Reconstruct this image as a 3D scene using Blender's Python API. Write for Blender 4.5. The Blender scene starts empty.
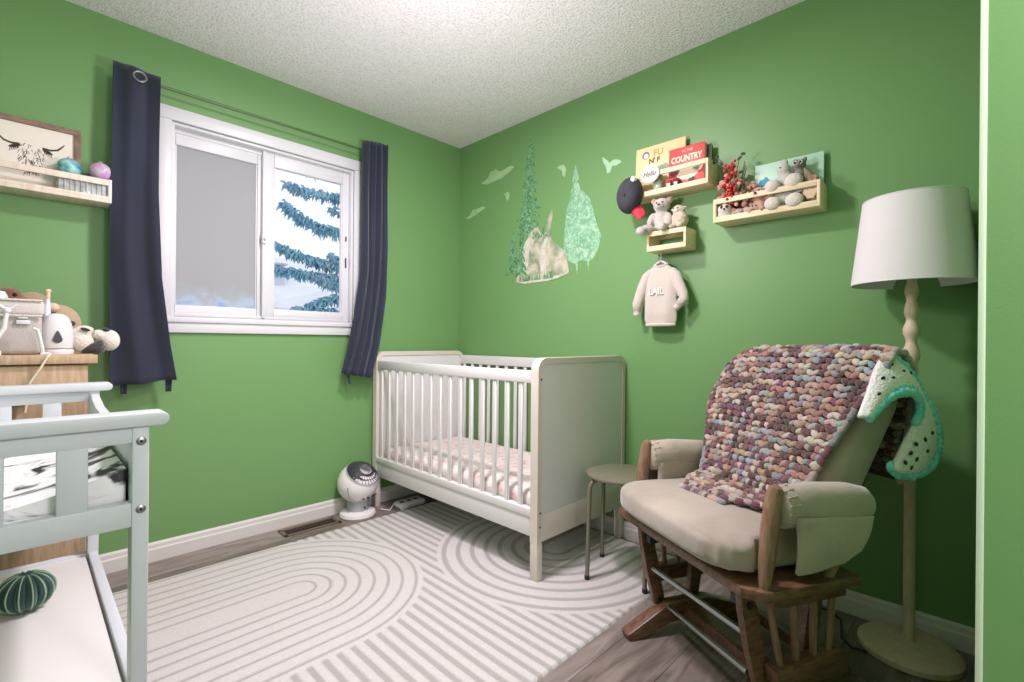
import bpy, bmesh, math, random
import numpy as np
from mathutils import Vector, Matrix, Euler, noise
random.seed(7)
PI = math.pi
S = bpy.context.scene
COL = S.collection
# ------------------------------------------------------------------ camera
WX = 0.015                       # plane of the right wall
H = 2.44
cam = bpy.data.cameras.new('camera'); co = bpy.data.objects.new('camera', cam); COL.objects.link(co)
yaw, rol = math.radians(44.45), math.radians(0.49)
fw = Vector((math.cos(yaw), math.sin(yaw), 0)); rt = Vector((math.sin(yaw), -math.cos(yaw), 0)); up = Vector((0, 0, 1))
M = Matrix((rt, up, -fw)).transposed() @ Matrix.Rotation(rol, 3, 'Z')
co.matrix_world = Matrix.Translation((-2.221, -2.743, 1.034)) @ M.to_4x4()
cam.sensor_width = 36; cam.lens = 480 / 1024 * 36; cam.clip_start = 0.02
S.camera = co
# ------------------------------------------------------------------ light
w = bpy.data.worlds.new('overcast sky'); S.world = w; w.use_nodes = True
bg = w.node_tree.nodes['Background']; bg.inputs[0].default_value = (0.96, 0.94, 1.0, 1); bg.inputs[1].default_value = 1.1
def bulb(name, loc, power, size, color):
    l = bpy.data.lights.new(name, 'POINT'); l.energy = power; l.color = color; l.shadow_soft_size = size
    o = bpy.data.objects.new(name, l); COL.objects.link(o); o.location = loc; return o
dl = bpy.data.lights.new('ceiling_light_disc', 'AREA'); dl.shape = 'DISK'; dl.size = 0.20; dl.energy = 30; dl.color = (1, 0.88, 0.95)
do = bpy.data.objects.new('ceiling_light_disc', dl); COL.objects.link(do); do.location = (-1.22, -1.32, 2.36)
bulb('ceiling_fill', (-1.24, -1.38, 1.66), 27, 0.12, (1, 0.88, 0.96))  # added point light without a fixture, brightens the ceiling
bulb('rear_fill', (-1.66, -3.38, 1.70), 42, 0.14, (1, 0.88, 0.96))  # unseen fill light added behind the camera, no real lamp there
S.view_settings.view_transform = 'Standard'; S.view_settings.look = 'None'
S.view_settings.exposure = 0.17; S.view_settings.gamma = 1.0; S.view_settings.use_curve_mapping = False

# ------------------------------------------------------------------ materials
def lin(c):
    return tuple(((x / 255) / 12.92 if x / 255 <= 0.04045 else ((x / 255 + 0.055) / 1.055) ** 2.4) for x in c) + (1,)
MATS = {}
def mat(name, rgb, rough=0.6, metal=0.0, bump=0.0, bscale=60, var=0.0, vscale=6, rgb2=None, sheen=0.0, bdist=0.004, spec=None, coord='Object', emit=None):
    if name in MATS: return MATS[name]
    m = bpy.data.materials.new(name); m.use_nodes = True; nt = m.node_tree; N = nt.nodes; K = nt.links
    b = N['Principled BSDF']; b.inputs['Base Color'].default_value = lin(rgb)
    b.inputs['Roughness'].default_value = rough; b.inputs['Metallic'].default_value = metal
    if spec is not None: b.inputs['Specular IOR Level'].default_value = spec
    if sheen: b.inputs['Sheen Weight'].default_value = sheen
    if emit: b.inputs['Emission Color'].default_value = lin(rgb); b.inputs['Emission Strength'].default_value = emit
    tc = N.new('ShaderNodeTexCoord')
    if var or rgb2:
        n = N.new('ShaderNodeTexNoise'); n.inputs['Scale'].default_value = vscale; n.inputs['Detail'].default_value = 4
        K.new(tc.outputs[coord], n.inputs['Vector'])
        r = N.new('ShaderNodeValToRGB'); r.color_ramp.elements[0].position = 0.35; r.color_ramp.elements[1].position = 0.65
        a = rgb2 if rgb2 else tuple(max(0, c * (1 - var)) for c in rgb)
        r.color_ramp.elements[0].color = lin(a); r.color_ramp.elements[1].color = lin(rgb)
        K.new(n.outputs['Fac'], r.inputs[0]); K.new(r.outputs[0], b.inputs['Base Color'])
    if bump:
        n2 = N.new('ShaderNodeTexNoise'); n2.inputs['Scale'].default_value = bscale; n2.inputs['Detail'].default_value = 3
        K.new(tc.outputs[coord], n2.inputs['Vector'])
        bp = N.new('ShaderNodeBump'); bp.inputs['Strength'].default_value = bump; bp.inputs['Distance'].default_value = bdist
        K.new(n2.outputs['Fac'], bp.inputs['Height']); K.new(bp.outputs[0], b.inputs['Normal'])
    MATS[name] = m; return m
def wood(name, a, b_, scale=(1, 1, 1), wscale=9, rough=0.5):
    m = mat(name, a, rough); nt = m.node_tree; N = nt.nodes; K = nt.links; b = N['Principled BSDF']
    tc = N.new('ShaderNodeTexCoord'); mp = N.new('ShaderNodeMapping'); mp.inputs['Scale'].default_value = scale
    n = N.new('ShaderNodeTexNoise'); n.inputs['Scale'].default_value = wscale; n.inputs['Detail'].default_value = 6; n.inputs['Distortion'].default_value = 0.6
    r = N.new('ShaderNodeValToRGB'); r.color_ramp.elements[0].position = 0.35; r.color_ramp.elements[1].position = 0.68
    r.color_ramp.elements[0].color = lin(b_); r.color_ramp.elements[1].color = lin(a)
    K.new(tc.outputs['Object'], mp.inputs[0]); K.new(mp.outputs[0], n.inputs['Vector']); K.new(n.outputs['Fac'], r.inputs[0]); K.new(r.outputs[0], b.inputs['Base Color'])
    return m
GREEN = mat('green wall paint', (114, 158, 99), 0.42, bump=0.12, bscale=260, bdist=0.0015, spec=0.4)
WHITE = mat('white painted wood', (222, 219, 216), 0.4)
VINYL = mat('white vinyl', (216, 217, 220), 0.35)
CRIBW = mat('crib white', (224, 222, 222), 0.4)
CRIBE = mat('crib cream edge', (216, 207, 196), 0.45)
TABLEG = mat('changing table grey white', (206, 211, 216), 0.42)
NAVY = mat('navy curtain cloth', (34, 42, 62), 0.85, bump=0.25, bscale=500, sheen=0.25, var=0.12, vscale=3)
STEEL = mat('brushed steel', (175, 175, 178), 0.3, 1.0)
DARKM = mat('dark metal', (60, 62, 64), 0.45, 0.6)
BEKV = wood('pale pine', (238, 222, 188), (226, 204, 164), (1, 1, 6), 12, 0.5)
OAK = wood('light oak veneer', (196, 170, 138), (172, 144, 112), (18, 18, 1.6), 6, 0.5)
WALNUT = wood('glider brown wood', (134, 98, 76), (92, 64, 50), (3, 12, 12), 7, 0.35)
POSTW = wood('glider post wood', (160, 128, 106), (128, 96, 76), (14, 14, 2), 7, 0.4)
BEIGE = mat('beige microsuede', (186, 172, 160), 0.9, bump=0.2, bscale=35, var=0.14, vscale=5, sheen=0.5, bdist=0.01)
LAMPW = wood('whitewashed lamp wood', (226, 208, 184), (212, 190, 162), (8, 8, 2), 8, 0.5)
SHADE = mat('white lampshade cloth', (224, 220, 222), 0.9, bump=0.15, bscale=600)
STOOLM = mat('grey green stool enamel', (122, 118, 100), 0.35, 0.0)
BLACK = mat('black plastic', (24, 24, 26), 0.5)
PLW = mat('white plush', (218, 210, 200), 0.95, bump=0.7, bscale=130, sheen=0.6, bdist=0.006)
PLG = mat('grey plush', (178, 172, 166), 0.95, bump=0.7, bscale=130, sheen=0.6, bdist=0.006, rgb2=(206, 200, 192), vscale=18)
PLT = mat('tan plush', (196, 170, 138), 0.95, bump=0.7, bscale=120, sheen=0.5, bdist=0.006, var=0.15)
PLB = mat('brown plush', (140, 92, 72), 0.95, bump=0.7, bscale=120, sheen=0.4, bdist=0.006, rgb2=(104, 62, 50), vscale=14)
PLK = mat('charcoal plush', (52, 50, 48), 0.95, bump=0.6, bscale=120, sheen=0.4, bdist=0.006)
PLP = mat('dusty pink plush', (214, 168, 150), 0.95, bump=0.6, bscale=120, sheen=0.4, bdist=0.006, rgb2=(178, 116, 104), vscale=30)

# ------------------------------------------------------------------ mesh helpers
class MB:
    def __init__(s): s.b = bmesh.new()
    def _xf(s, vs, c=(0, 0, 0), rot=None):
        m = Matrix.Translation(c)
        if rot is not None: m = m @ (Euler(rot).to_matrix().to_4x4() if not isinstance(rot, Matrix) else rot.to_4x4())
        bmesh.ops.transform(s.b, matrix=m, verts=vs)
    def box(s, lo, hi, bev=0.0, rot=None, seg=2):
        c = [(a + b) / 2 for a, b in zip(lo, hi)]; d = [abs(b - a) for a, b in zip(lo, hi)]
        r = bmesh.ops.create_cube(s.b, size=1); vs = r['verts']
        bmesh.ops.scale(s.b, vec=d, verts=vs)
        if bev > 0:
            es = list({e for v in vs for e in v.link_edges})
            r = bmesh.ops.bevel(s.b, geom=es, offset=min(bev, min(d) * 0.49), segments=seg, affect='EDGES', profile=0.5)
            vs = list(set(r['verts']) | {v for f in r['faces'] for v in f.verts})
            vs = s._isl(vs[0])
        s._xf(vs, c, rot); return s
    def _isl(s, v):
        seen = {v}; st = [v]
        while st:
            a = st.pop()
            for e in a.link_edges:
                o = e.other_vert(a)
                if o not in seen: seen.add(o); st.append(o)
        return list(seen)
    def tube(s, pts, r, seg=10, closed=False, cap=True):
        pts = [Vector(p) for p in pts]; n = len(pts)
        rs = r if isinstance(r, (list, tuple)) else [r] * n
        rings = []; prev = None
        for i, p in enumerate(pts):
            a = pts[(i - 1) % n] if (closed or i > 0) else p; c = pts[(i + 1) % n] if (closed or i < n - 1) else p
            t = (c - a).normalized()
            if prev is None:
                x = t.orthogonal().normalized()
            else:
                x = (prev - t * prev.dot(t)); x = x.normalized() if x.length > 1e-6 else t.orthogonal().normalized()
            prev = x; y = t.cross(x)
            rings.append([s.b.verts.new(p + (x * math.cos(2 * PI * k / seg) + y * math.sin(2 * PI * k / seg)) * rs[i]) for k in range(seg)])
        for i in range(n if closed else n - 1):
            A, B = rings[i], rings[(i + 1) % n]
            for k in range(seg): s.b.faces.new((A[k], A[(k + 1) % seg], B[(k + 1) % seg], B[k]))
        if cap and not closed:
            s.b.faces.new(rings[0][::-1]); s.b.faces.new(rings[-1])
        return s
    def cyl(s, a, b, r, r2=None, seg=20): return s.tube([a, b], [r, r if r2 is None else r2], seg)
    def lathe(s, prof, c=(0, 0, 0), seg=32, rot=None, cap=True):
        rings = [[s.b.verts.new((r * math.cos(2 * PI * k / seg), r * math.sin(2 * PI * k / seg), z)) for k in range(seg)] for r, z in prof]
        for A, B in zip(rings, rings[1:]):
            for k in range(seg): s.b.faces.new((A[k], A[(k + 1) % seg], B[(k + 1) % seg], B[k]))
        if cap: s.b.faces.new(rings[0][::-1]); s.b.faces.new(rings[-1])
        s._xf([v for R in rings for v in R], c, rot); return s
    def ell(s, c, r, rot=None, seg=16, e=1.0, e2=None):
        """ellipsoid; e<1 gives a squared cushion shape"""
        e2 = e if e2 is None else e2
        sp = lambda v, k: math.copysign(abs(v) ** k, v)
        rings = []; nv = seg; nu = seg * 2
        top = s.b.verts.new((0, 0, r[2])); bot = s.b.verts.new((0, 0, -r[2]))
        for i in range(1, nv):
            ph = PI * i / nv; cz = math.cos(ph); sz = math.sin(ph)
            rings.append([s.b.verts.new((r[0] * sp(sz, e2) * sp(math.cos(2 * PI * k / nu), e), r[1] * sp(sz, e2) * sp(math.sin(2 * PI * k / nu), e), r[2] * sp(cz, e2))) for k in range(nu)])
        for k in range(nu):
            s.b.faces.new((top, rings[0][k], rings[0][(k + 1) % nu])); s.b.faces.new((bot, rings[-1][(k + 1) % nu], rings[-1][k]))
        for A, B in zip(rings, rings[1:]):
            for k in range(nu): s.b.faces.new((A[k], B[k], B[(k + 1) % nu], A[(k + 1) % nu]))
        s._xf([top, bot] + [v for R in rings for v in R], c, rot); return s
    def prism(s, poly, d0, d1, plane='xz', bev=0.0):
        """poly in the plane, extruded along the third axis from d0 to d1"""
        def P(a, b, d): return {'xz': (a, d, b), 'xy': (a, b, d), 'yz': (d, a, b)}[plane]
        A = [s.b.verts.new(P(a, b, d0)) for a, b in poly]; B = [s.b.verts.new(P(a, b, d1)) for a, b in poly]
        n = len(poly); fs = [s.b.faces.new(A), s.b.faces.new(B[::-1])]
        for i in range(n): fs.append(s.b.faces.new((A[i], B[i], B[(i + 1) % n], A[(i + 1) % n])))
        if bev:
            es = list({e for f in fs for e in f.edges})
            bmesh.ops.bevel(s.b, geom=es, offset=bev, segments=2, affect='EDGES', profile=0.5)
        return s
    def grid(s, fn, nu, nv):
        V = [[s.b.verts.new(fn(i / nu, j / nv)) for i in range(nu + 1)] for j in range(nv + 1)]
        for j in range(nv):
            for i in range(nu): s.b.faces.new((V[j][i], V[j][i + 1], V[j + 1][i + 1], V[j + 1][i]))
        return s
    def build(s, name, m, parent=None, smooth=True, angle=40, label=None):
        bmesh.ops.recalc_face_normals(s.b, faces=s.b.faces)
        me = bpy.data.meshes.new(name); s.b.to_mesh(me); s.b.free()
        ms = m if isinstance(m, (list, tuple)) else [m]
        for k in ms: me.materials.append(k)
        if smooth:
            me.polygons.foreach_set('use_smooth', [True] * len(me.polygons))
            try: me.set_sharp_from_angle(angle=math.radians(angle))
            except Exception: pass
        o = bpy.data.objects.new(name, me); COL.objects.link(o)
        if parent: o.parent = parent
        if label: o['label'] = label
        return o
def thing(name, label, cat, loc=(0, 0, 0), rotz=0, group=None):
    o = bpy.data.objects.new(name, None); COL.objects.link(o); o.location = loc; o.rotation_euler = (0, 0, rotz)
    o.empty_display_size = 0.1; o['label'] = label; o['category'] = cat
    if group: o['group'] = group
    return o
def tag(o, label, cat, group=None, kind=None):
    o['label'] = label; o['category'] = cat
    if group: o['group'] = group
    if kind: o['kind'] = kind
    return o
def struct(o):
    o['kind'] = 'structure'; return o
def remesh(o, vox=0.006, sm=4):
    r = o.modifiers.new('r', 'REMESH'); r.mode = 'VOXEL'; r.voxel_size = vox; r.use_smooth_shade = True
    q = o.modifiers.new('s', 'SMOOTH'); q.iterations = sm; q.factor = 0.6
    return o
def solid(o, t, off=0):
    q = o.modifiers.new('t', 'SOLIDIFY'); q.thickness = t; q.offset = off; return o
def lettering(name, txt, size, m, parent, loc, rot, extrude=0.0006, shear=0.0, bold=0.0, width=None):
    cu = bpy.data.curves.new(name, 'FONT'); cu.body = txt; cu.size = size; cu.extrude = extrude; cu.shear = shear; cu.offset = bold
    cu.align_x = 'CENTER'; cu.align_y = 'CENTER'; cu.resolution_u = 3
    t = bpy.data.objects.new('tmp', cu); COL.objects.link(t)
    bpy.context.view_layer.update()
    me = bpy.data.meshes.new_from_object(t.evaluated_get(bpy.context.evaluated_depsgraph_get()))
    bpy.data.objects.remove(t)
    if width:
        xs = [v.co.x for v in me.vertices]; k = width / (max(xs) - min(xs))
        for v in me.vertices: v.co.x *= k
    me.materials.clear(); me.materials.append(m)
    o = bpy.data.objects.new(name, me); COL.objects.link(o); o.parent = parent; o.location = loc; o.rotation_euler = rot
    return o

# ================================================================== SETTING
XL, YB = -2.95, -3.55
# floor: grey brown planks running along the window wall
fm = mat('floor planks', (120, 108, 98), 0.38); nt = fm.node_tree; N = nt.nodes; K = nt.links; b = N['Principled BSDF']
tc = N.new('ShaderNodeTexCoord'); br = N.new('ShaderNodeTexBrick')
br.offset = 0.37; br.inputs['Scale'].default_value = 1; br.inputs['Mortar Size'].default_value = 0.0012; br.inputs['Brick Width'].default_value = 1.22; br.inputs['Row Height'].default_value = 0.185
br.inputs['Color1'].default_value = lin((158, 148, 144)); br.inputs['Color2'].default_value = lin((126, 115, 106)); br.inputs['Mortar'].default_value = lin((64, 58, 52)); br.inputs['Bias'].default_value = 0.1
mp = N.new('ShaderNodeMapping'); mp.inputs['Scale'].default_value = (1.6, 11, 1)
n1 = N.new('ShaderNodeTexNoise'); n1.inputs['Scale'].default_value = 2.2; n1.inputs['Detail'].default_value = 8; n1.inputs['Distortion'].default_value = 1.2
r1 = N.new('ShaderNodeValToRGB'); r1.color_ramp.elements[0].position = 0.3; r1.color_ramp.elements[0].color = (0.42, 0.40, 0.38, 1); r1.color_ramp.elements[1].position = 0.7; r1.color_ramp.elements[1].color = (1.25, 1.22, 1.2, 1)
mx = N.new('ShaderNodeMix'); mx.data_type = 'RGBA'; mx.blend_type = 'MULTIPLY'; mx.inputs[0].default_value = 0.85
K.new(tc.outputs['Object'], br.inputs['Vector']); K.new(tc.outputs['Object'], mp.inputs[0]); K.new(mp.outputs[0], n1.inputs['Vector']); K.new(n1.outputs['Fac'], r1.inputs[0])
K.new(br.outputs['Color'], mx.inputs[6]); K.new(r1.outputs[0], mx.inputs[7]); K.new(mx.outputs[2], b.inputs['Base Color'])
bb = N.new('ShaderNodeBump'); bb.inputs['Strength'].default_value = 0.15; bb.inputs['Distance'].default_value = 0.003; K.new(n1.outputs['Fac'], bb.inputs['Height']); K.new(bb.outputs[0], b.inputs['Normal'])
struct(MB().box((XL - 0.1, YB, -0.1), (WX + 0.12, 0.12, 0)).build('floor', fm, smooth=False))
# ceiling with popcorn texture
cm = mat('popcorn ceiling', (240, 238, 238), 0.95); nt = cm.node_tree; N = nt.nodes; K = nt.links; b = N['Principled BSDF']
tc = N.new('ShaderNodeTexCoord'); v = N.new('ShaderNodeTexNoise'); v.inputs['Scale'].default_value = 95; v.inputs['Detail'].default_value = 3
rr = N.new('ShaderNodeValToRGB'); rr.color_ramp.elements[0].position = 0.36; rr.color_ramp.elements[1].position = 0.62
rc = N.new('ShaderNodeValToRGB'); rc.color_ramp.elements[0].position = 0.30; rc.color_ramp.elements[0].color = lin((214, 211, 210)); rc.color_ramp.elements[1].position = 0.52; rc.color_ramp.elements[1].color = lin((240, 239, 239))
K.new(tc.outputs['Object'], v.inputs['Vector']); K.new(v.outputs['Fac'], rr.inputs[0]); K.new(v.outputs['Fac'], rc.inputs[0]); K.new(rc.outputs[0], b.inputs['Base Color'])
bb = N.new('ShaderNodeBump'); bb.inputs['Strength'].default_value = 0.45; bb.inputs['Distance'].default_value = 0.010; K.new(rr.outputs[0], bb.inputs['Height']); K.new(bb.outputs[0], b.inputs['Normal'])
struct(MB().box((XL - 0.1, YB, H), (WX + 0.12, 0.12, H + 0.1)).build('ceiling', cm, smooth=False))
OX0, OX1, OZ0, OZ1 = -1.735, -0.815, 1.135, 2.062      # window opening
bwl = MB()
bwl.box((XL - 0.1, 0, 0), (OX0, 0.12, H)).box((OX1, 0, 0), (WX + 0.12, 0.12, H)).box((OX0, 0, 0), (OX1, 0.12, OZ0)).box((OX0, 0, OZ1), (OX1, 0.12, H))
struct(bwl.build('wall_back', GREEN, smooth=False))
struct(MB().box((WX, YB, 0), (WX + 0.12, 0, H)).build('wall_right', GREEN, smooth=False))
struct(MB().box((XL - 0.1, YB, 0), (XL, 0, H)).build('wall_left', GREEN, smooth=False))
struct(MB().box((XL, YB - 0.1, 2.05), (-2.12, YB, H)).build('wall_rear_block', GREEN, smooth=False))  # unseen wall strip, put in to cut sky light from behind
q = MB(); q.box((XL, YB - 0.06, 0), (-2.53, YB - 0.02, 2.05), 0.004); q.box((-2.54, YB - 0.10, 0), (-2.12, YB - 0.065, 2.05), 0.004); struct(q.build('rear_bounce_panel', mat('white bounce panel', (232, 230, 228), 0.45)))  # added white panels behind the camera, bounce neutral light against the green
struct(MB().box((-1.30, YB, 0), (WX, -2.7395, H), 0.004).build('wall_front', GREEN, smooth=False))
BEAD = mat('pale corner bead', (214, 236, 206), 0.4)
struct(MB().box((-1.3015, -2.7455, 0), (-1.2985, -2.7380, H), 0.001).build('trim_1', BEAD))
def baseb(name, lo, hi, ax):
    m = MB(); t = 0.014
    if ax == 'x':
        m.prism([(0, 0), (-t, 0), (-t, 0.055), (-t * 0.75, 0.062), (-t * 0.7, 0.078), (-t * 0.35, 0.087), (0, 0.087)], lo, hi, 'yz')
    else:
        m.prism([(WX, 0), (WX - t, 0), (WX - t, 0.055), (WX - t * 0.75, 0.062), (WX - t * 0.7, 0.078), (WX - t * 0.35, 0.087), (WX, 0.087)], lo, hi, 'xz')
    return struct(m.build(name, WHITE, smooth=False))
# prism 'yz' takes (y, z) and extrudes x
baseb('baseboard_back', XL, WX, 'x'); baseb('baseboard_right', -2.7395, 0, 'y')

# ---- window
W1 = bpy.data.objects.new('window_1', None); COL.objects.link(W1); struct(W1)
t = MB(); T = 0.05
for lo, hi in (((OX0 - T, -0.018, OZ1), (OX1 + T, 0.0, OZ1 + T + 0.012)), ((OX0 - T, -0.018, OZ0 - 0.075), (OX1 + T, 0.0, OZ0 - 0.02)),
               ((OX0 - T, -0.018, OZ0 - 0.02), (OX0, 0.0, OZ1)), ((OX1, -0.018, OZ0 - 0.02), (OX1 + T, 0.0, OZ1))): t.box(lo, hi, 0.004)
t.build('window_casing', VINYL, W1)
MB().box((OX0 - T - 0.01, -0.03, OZ0 - 0.026), (OX1 + T + 0.01, 0.10, OZ0), 0.005).build('window_sill', VINYL, W1)
f = MB()
for lo, hi in (((OX0, 0.0, OZ0), (OX0 + 0.014, 0.11, OZ1)), ((OX1 - 0.014, 0.0, OZ0), (OX1, 0.11, OZ1)), ((OX0 + .014, 0.001, OZ1 - 0.014), (OX1 - .014, 0.109, OZ1)),
               ((OX0 + .014, 0.03, OZ0), (OX1 - .014, 0.108, OZ0 + 0.02)), ((OX0 + .014, 0.045, OZ1 - 0.034), (OX1 - .014, 0.107, OZ1 - 0.014)),
               ((-1.322, 0.022, OZ0 + 0.01), (-1.306, 0.10, OZ1 - 0.015))): f.box(lo, hi, 0.002)
f.build('window_frame', VINYL, W1)
def sash(x0, x1, y, zt, wl, wr, name):
    m = MB(); z0, z1 = OZ0 + 0.014, zt
    for lo, hi in (((x0, y, z0), (x0 + wl, y + 0.035, z1)), ((x1 - wr, y, z0), (x1, y + 0.035, z1)), ((x0 + wl, y + .0005, z1 - 0.075), (x1 - wr, y + 0.0345, z1)), ((x0 + wl, y + .0005, z0), (x1 - wr, y + 0.0345, z0 + 0.048))): m.box(lo, hi, 0.004)
    for lo, hi in (((x0 + wl, y + .008, z0 + .048), (x0 + wl + .006, y + .03, z1 - .075)), ((x1 - wr - .006, y + .008, z0 + .048), (x1 - wr, y + .03, z1 - .075))): m.box(lo, hi, 0.001)
    return m.build(name, VINYL, W1)
SAG = mat('grey window seal', (190, 192, 194), 0.5)
s1 = sash(-1.730, -1.322, 0.05, 2.048, 0.022, 0.018, 'window_sash')
s2 = sash(-1.306, -0.829, 0.03, 2.05, 0.045, 0.038, 'window_sash')
# glass
gm = bpy.data.materials.new('window glass'); gm.use_nodes = True; nt = gm.node_tree; N = nt.nodes; K = nt.links
N.remove(N['Principled BSDF']); tr = N.new('ShaderNodeBsdfTransparent'); tr.inputs[0].default_value = (0.96, 0.98, 1, 1); gl = N.new('ShaderNodeBsdfGlossy'); gl.inputs['Roughness'].default_value = 0.02
ms = N.new('ShaderNodeMixShader'); ms.inputs[0].default_value = 0.05; K.new(tr.outputs[0], ms.inputs[1]); K.new(gl.outputs[0], ms.inputs[2]); K.new(ms.outputs[0], N['Material Output'].inputs[0])
MB().box((-1.262, 0.046, 1.195), (-0.866, 0.050, 1.978)).build('window_pane', gm, W1, smooth=False)
MB().box((-1.709, 0.068, 1.195), (-1.339, 0.071, 1.975)).build('window_pane', gm, W1, smooth=False)
# misted film behind the left sash, clearer and snowy along its lower edge
fr = bpy.data.materials.new('misted screen'); fr.use_nodes = True; nt = fr.node_tree; N = nt.nodes; K = nt.links; N.remove(N['Principled BSDF'])
df = N.new('ShaderNodeBsdfDiffuse'); tl = N.new('ShaderNodeBsdfTranslucent'); ad = N.new('ShaderNodeMixShader'); ad.inputs[0].default_value = 0.6
tc = N.new('ShaderNodeTexCoord'); sx = N.new('ShaderNodeSeparateXYZ'); nz = N.new('ShaderNodeTexNoise'); nz.inputs['Scale'].default_value = 22; nz.inputs['Detail'].default_value = 5
mz = N.new('ShaderNodeMath'); mz.operation = 'MULTIPLY_ADD'; mz.inputs[1].default_value = 0.22
rz = N.new('ShaderNodeValToRGB'); rz.color_ramp.elements[0].position = 0.0; rz.color_ramp.elements[0].color = lin((178, 206, 236))
rz.color_ramp.elements[1].position = 1.0; rz.color_ramp.elements[1].color = lin((205, 205, 206)); e = rz.color_ramp.elements.new(0.35); e.color = lin((214, 226, 234)); e = rz.color_ramp.elements.new(0.62); e.color = lin((206, 212, 214))
mr = N.new('ShaderNodeMapRange'); mr.inputs['From Min'].default_value = 1.27; mr.inputs['From Max'].default_value = 1.42
K.new(tc.outputs['Object'], sx.inputs[0]); K.new(tc.outputs['Object'], nz.inputs['Vector']); K.new(nz.outputs['Fac'], mz.inputs[0]); K.new(sx.outputs['Z'], mz.inputs[2]); K.new(mz.outputs[0], mr.inputs['Value']); K.new(mr.outputs[0], rz.inputs[0])
K.new(rz.outputs[0], df.inputs[0]); K.new(rz.outputs[0], tl.inputs[0]); K.new(df.outputs[0], ad.inputs[1]); K.new(tl.outputs[0], ad.inputs[2]); K.new(ad.outputs[0], N['Material Output'].inputs[0])
MB().box((-1.709, 0.064, 1.195), (-1.339, 0.0655, 1.975)).build('insect_screen', fr, W1, smooth=False)
lt = MB(); lt.box((-1.328, 0.008, 1.545), (-1.304, 0.03, 1.60), 0.006); lt.cyl((-1.316, -0.004, 1.565), (-1.316, 0.012, 1.585), 0.006)
lt.build('window_latch', mat('latch white', (226, 224, 220), 0.3), W1)
lt = MB(); lt.box((-0.852, 0.022, 1.47), (-0.844, 0.032, 1.53), 0.003).box((-0.852, 0.022, 1.63), (-0.844, 0.032, 1.66), 0.003); lt.build('window_catch', DARKM, W1)

# ================================================================== OUTSIDE
SNOW = mat('snow', (240, 244, 250), 0.8, var=0.04, vscale=1.0)
struct(MB().box((-16, 0.6, -2.7), (26, 30, -2.6)).build('ground', SNOW, smooth=False))
HW = mat('neighbour siding', (206, 212, 222), 0.8); CHM = mat('chimney brick', (176, 170, 182), 0.8, rgb2=(208, 204, 214), vscale=9)
hs = thing('neighbour_house', 'pale house with snow covered roof seen through the right window pane', 'house', (0, 0, 0))
MB().box((0.4, 9.2, -2.6), (9.0, 14.0, 1.9)).build('wall', HW, hs, smooth=False)
q = MB(); q.prism([(8.8, 1.75), (11.6, 3.35), (14.4, 1.75), (14.4, 1.60), (8.8, 1.60)], 0.1, 9.4, 'yz'); q.build('roof', SNOW, hs, smooth=False)
# lower gable edge facing the window
q = MB(); q.prism([(1.3, 1.75), (4.6, 2.78), (7.9, 1.75)], 8.7, 9.6, 'xz'); q.build('gable', SNOW, hs, smooth=False)
for k in range(3): MB().box((1.1 + 2.4 * k, 9.17, 0.2), (2.0 + 2.4 * k, 9.2, 1.2)).build('window', mat('house window', (150, 170, 196), 0.3), hs, smooth=False)
ch = MB().box((2.12, 9.9, 1.8), (2.42, 10.25, 2.92), 0.01); c0 = ch.build('chimney', HW, hs)
q = MB()
for k in range(4): q.box((2.06, 9.84, 2.60 + 0.1 * k), (2.48, 10.31, 2.645 + 0.1 * k), 0.01)
q.build('chimney_cap', CHM, c0)
# spruce whose boughs droop across the right pane
NEEDLE = mat('frosted spruce needles', (150, 196, 214), 0.9, rgb2=(112, 164, 194), vscale=7)
BARK = mat('spruce bark', (92, 84, 84), 0.9, bump=0.6, bscale=20)
tr_ = thing('spruce_tree', 'blue green spruce with drooping snowy boughs outside the right window pane', 'tree', (1.55, 2.7, -2.6))
q = MB(); q.tube([(0, 0, 0), (0.02, 0, 2.5), (0, 0, 5.2), (0, 0, 7.4)], [0.17, 0.13, 0.07, 0.01], 12); q.build('trunk', BARK, tr_)
fo = MB(); R = random.Random(3)
def bough(a, mid, c, dens=1.0, drop=0.21):
    a, mid, c = Vector(a), Vector(mid), Vector(c); pts = []
    for i in range(13):
        s_ = i / 12; pts.append(a * (1 - s_) ** 2 + mid * 2 * s_ * (1 - s_) + c * s_ * s_)
    fo.tube(pts, [0.014 * (1 - 0.8 * i / 12) for i in range(13)], 5)
    n = int(420 * dens)
    for i in range(n):
        s_ = R.random() ** 0.9; p = a * (1 - s_) ** 2 + mid * 2 * s_ * (1 - s_) + c * s_ * s_
        L = drop * (1.05 - 0.65 * s_) * R.uniform(0.4, 1.0); d = Vector((R.uniform(-0.5, 0.3), R.uniform(-0.5, 0.5), R.uniform(-1, 0.05))).normalized() * L
        p = p + Vector((0, R.uniform(-0.08, 0.08), R.uniform(-0.02, 0.03)))
        fo.tube([p, p + d * 0.5 + Vector((0, 0, 0.006)), p + d], [0.010, 0.012, 0.002], 4, cap=False)
B0 = Vector((1.55, 2.7, -2.6))
def L_(x, z, y=2.5): return Vector((x, y, z)) - B0
bough(L_(1.45, 3.05, 2.7), L_(0.55, 2.55), L_(-0.30, 2.66), 1.5)
bough(L_(1.45, 2.70, 2.7), L_(0.30, 1.98), L_(-0.33, 2.46), 1.7)
bough(L_(1.45, 2.45, 2.7), L_(0.80, 2.35), L_(0.20, 2.50), 1.0)
bough(L_(1.45, 2.10, 2.7), L_(0.30, 1.72), L_(-0.40, 2.02), 1.5)
bough(L_(1.45, 2.30, 2.75), L_(0.70, 1.70), L_(0.18, 1.98), 1.2)
bough(L_(1.45, 1.75, 2.7), L_(0.20, 1.72), L_(-0.42, 1.76), 1.7)
bough(L_(1.45, 1.95, 2.75), L_(0.40, 1.52), L_(0.05, 1.72), 1.4)
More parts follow.
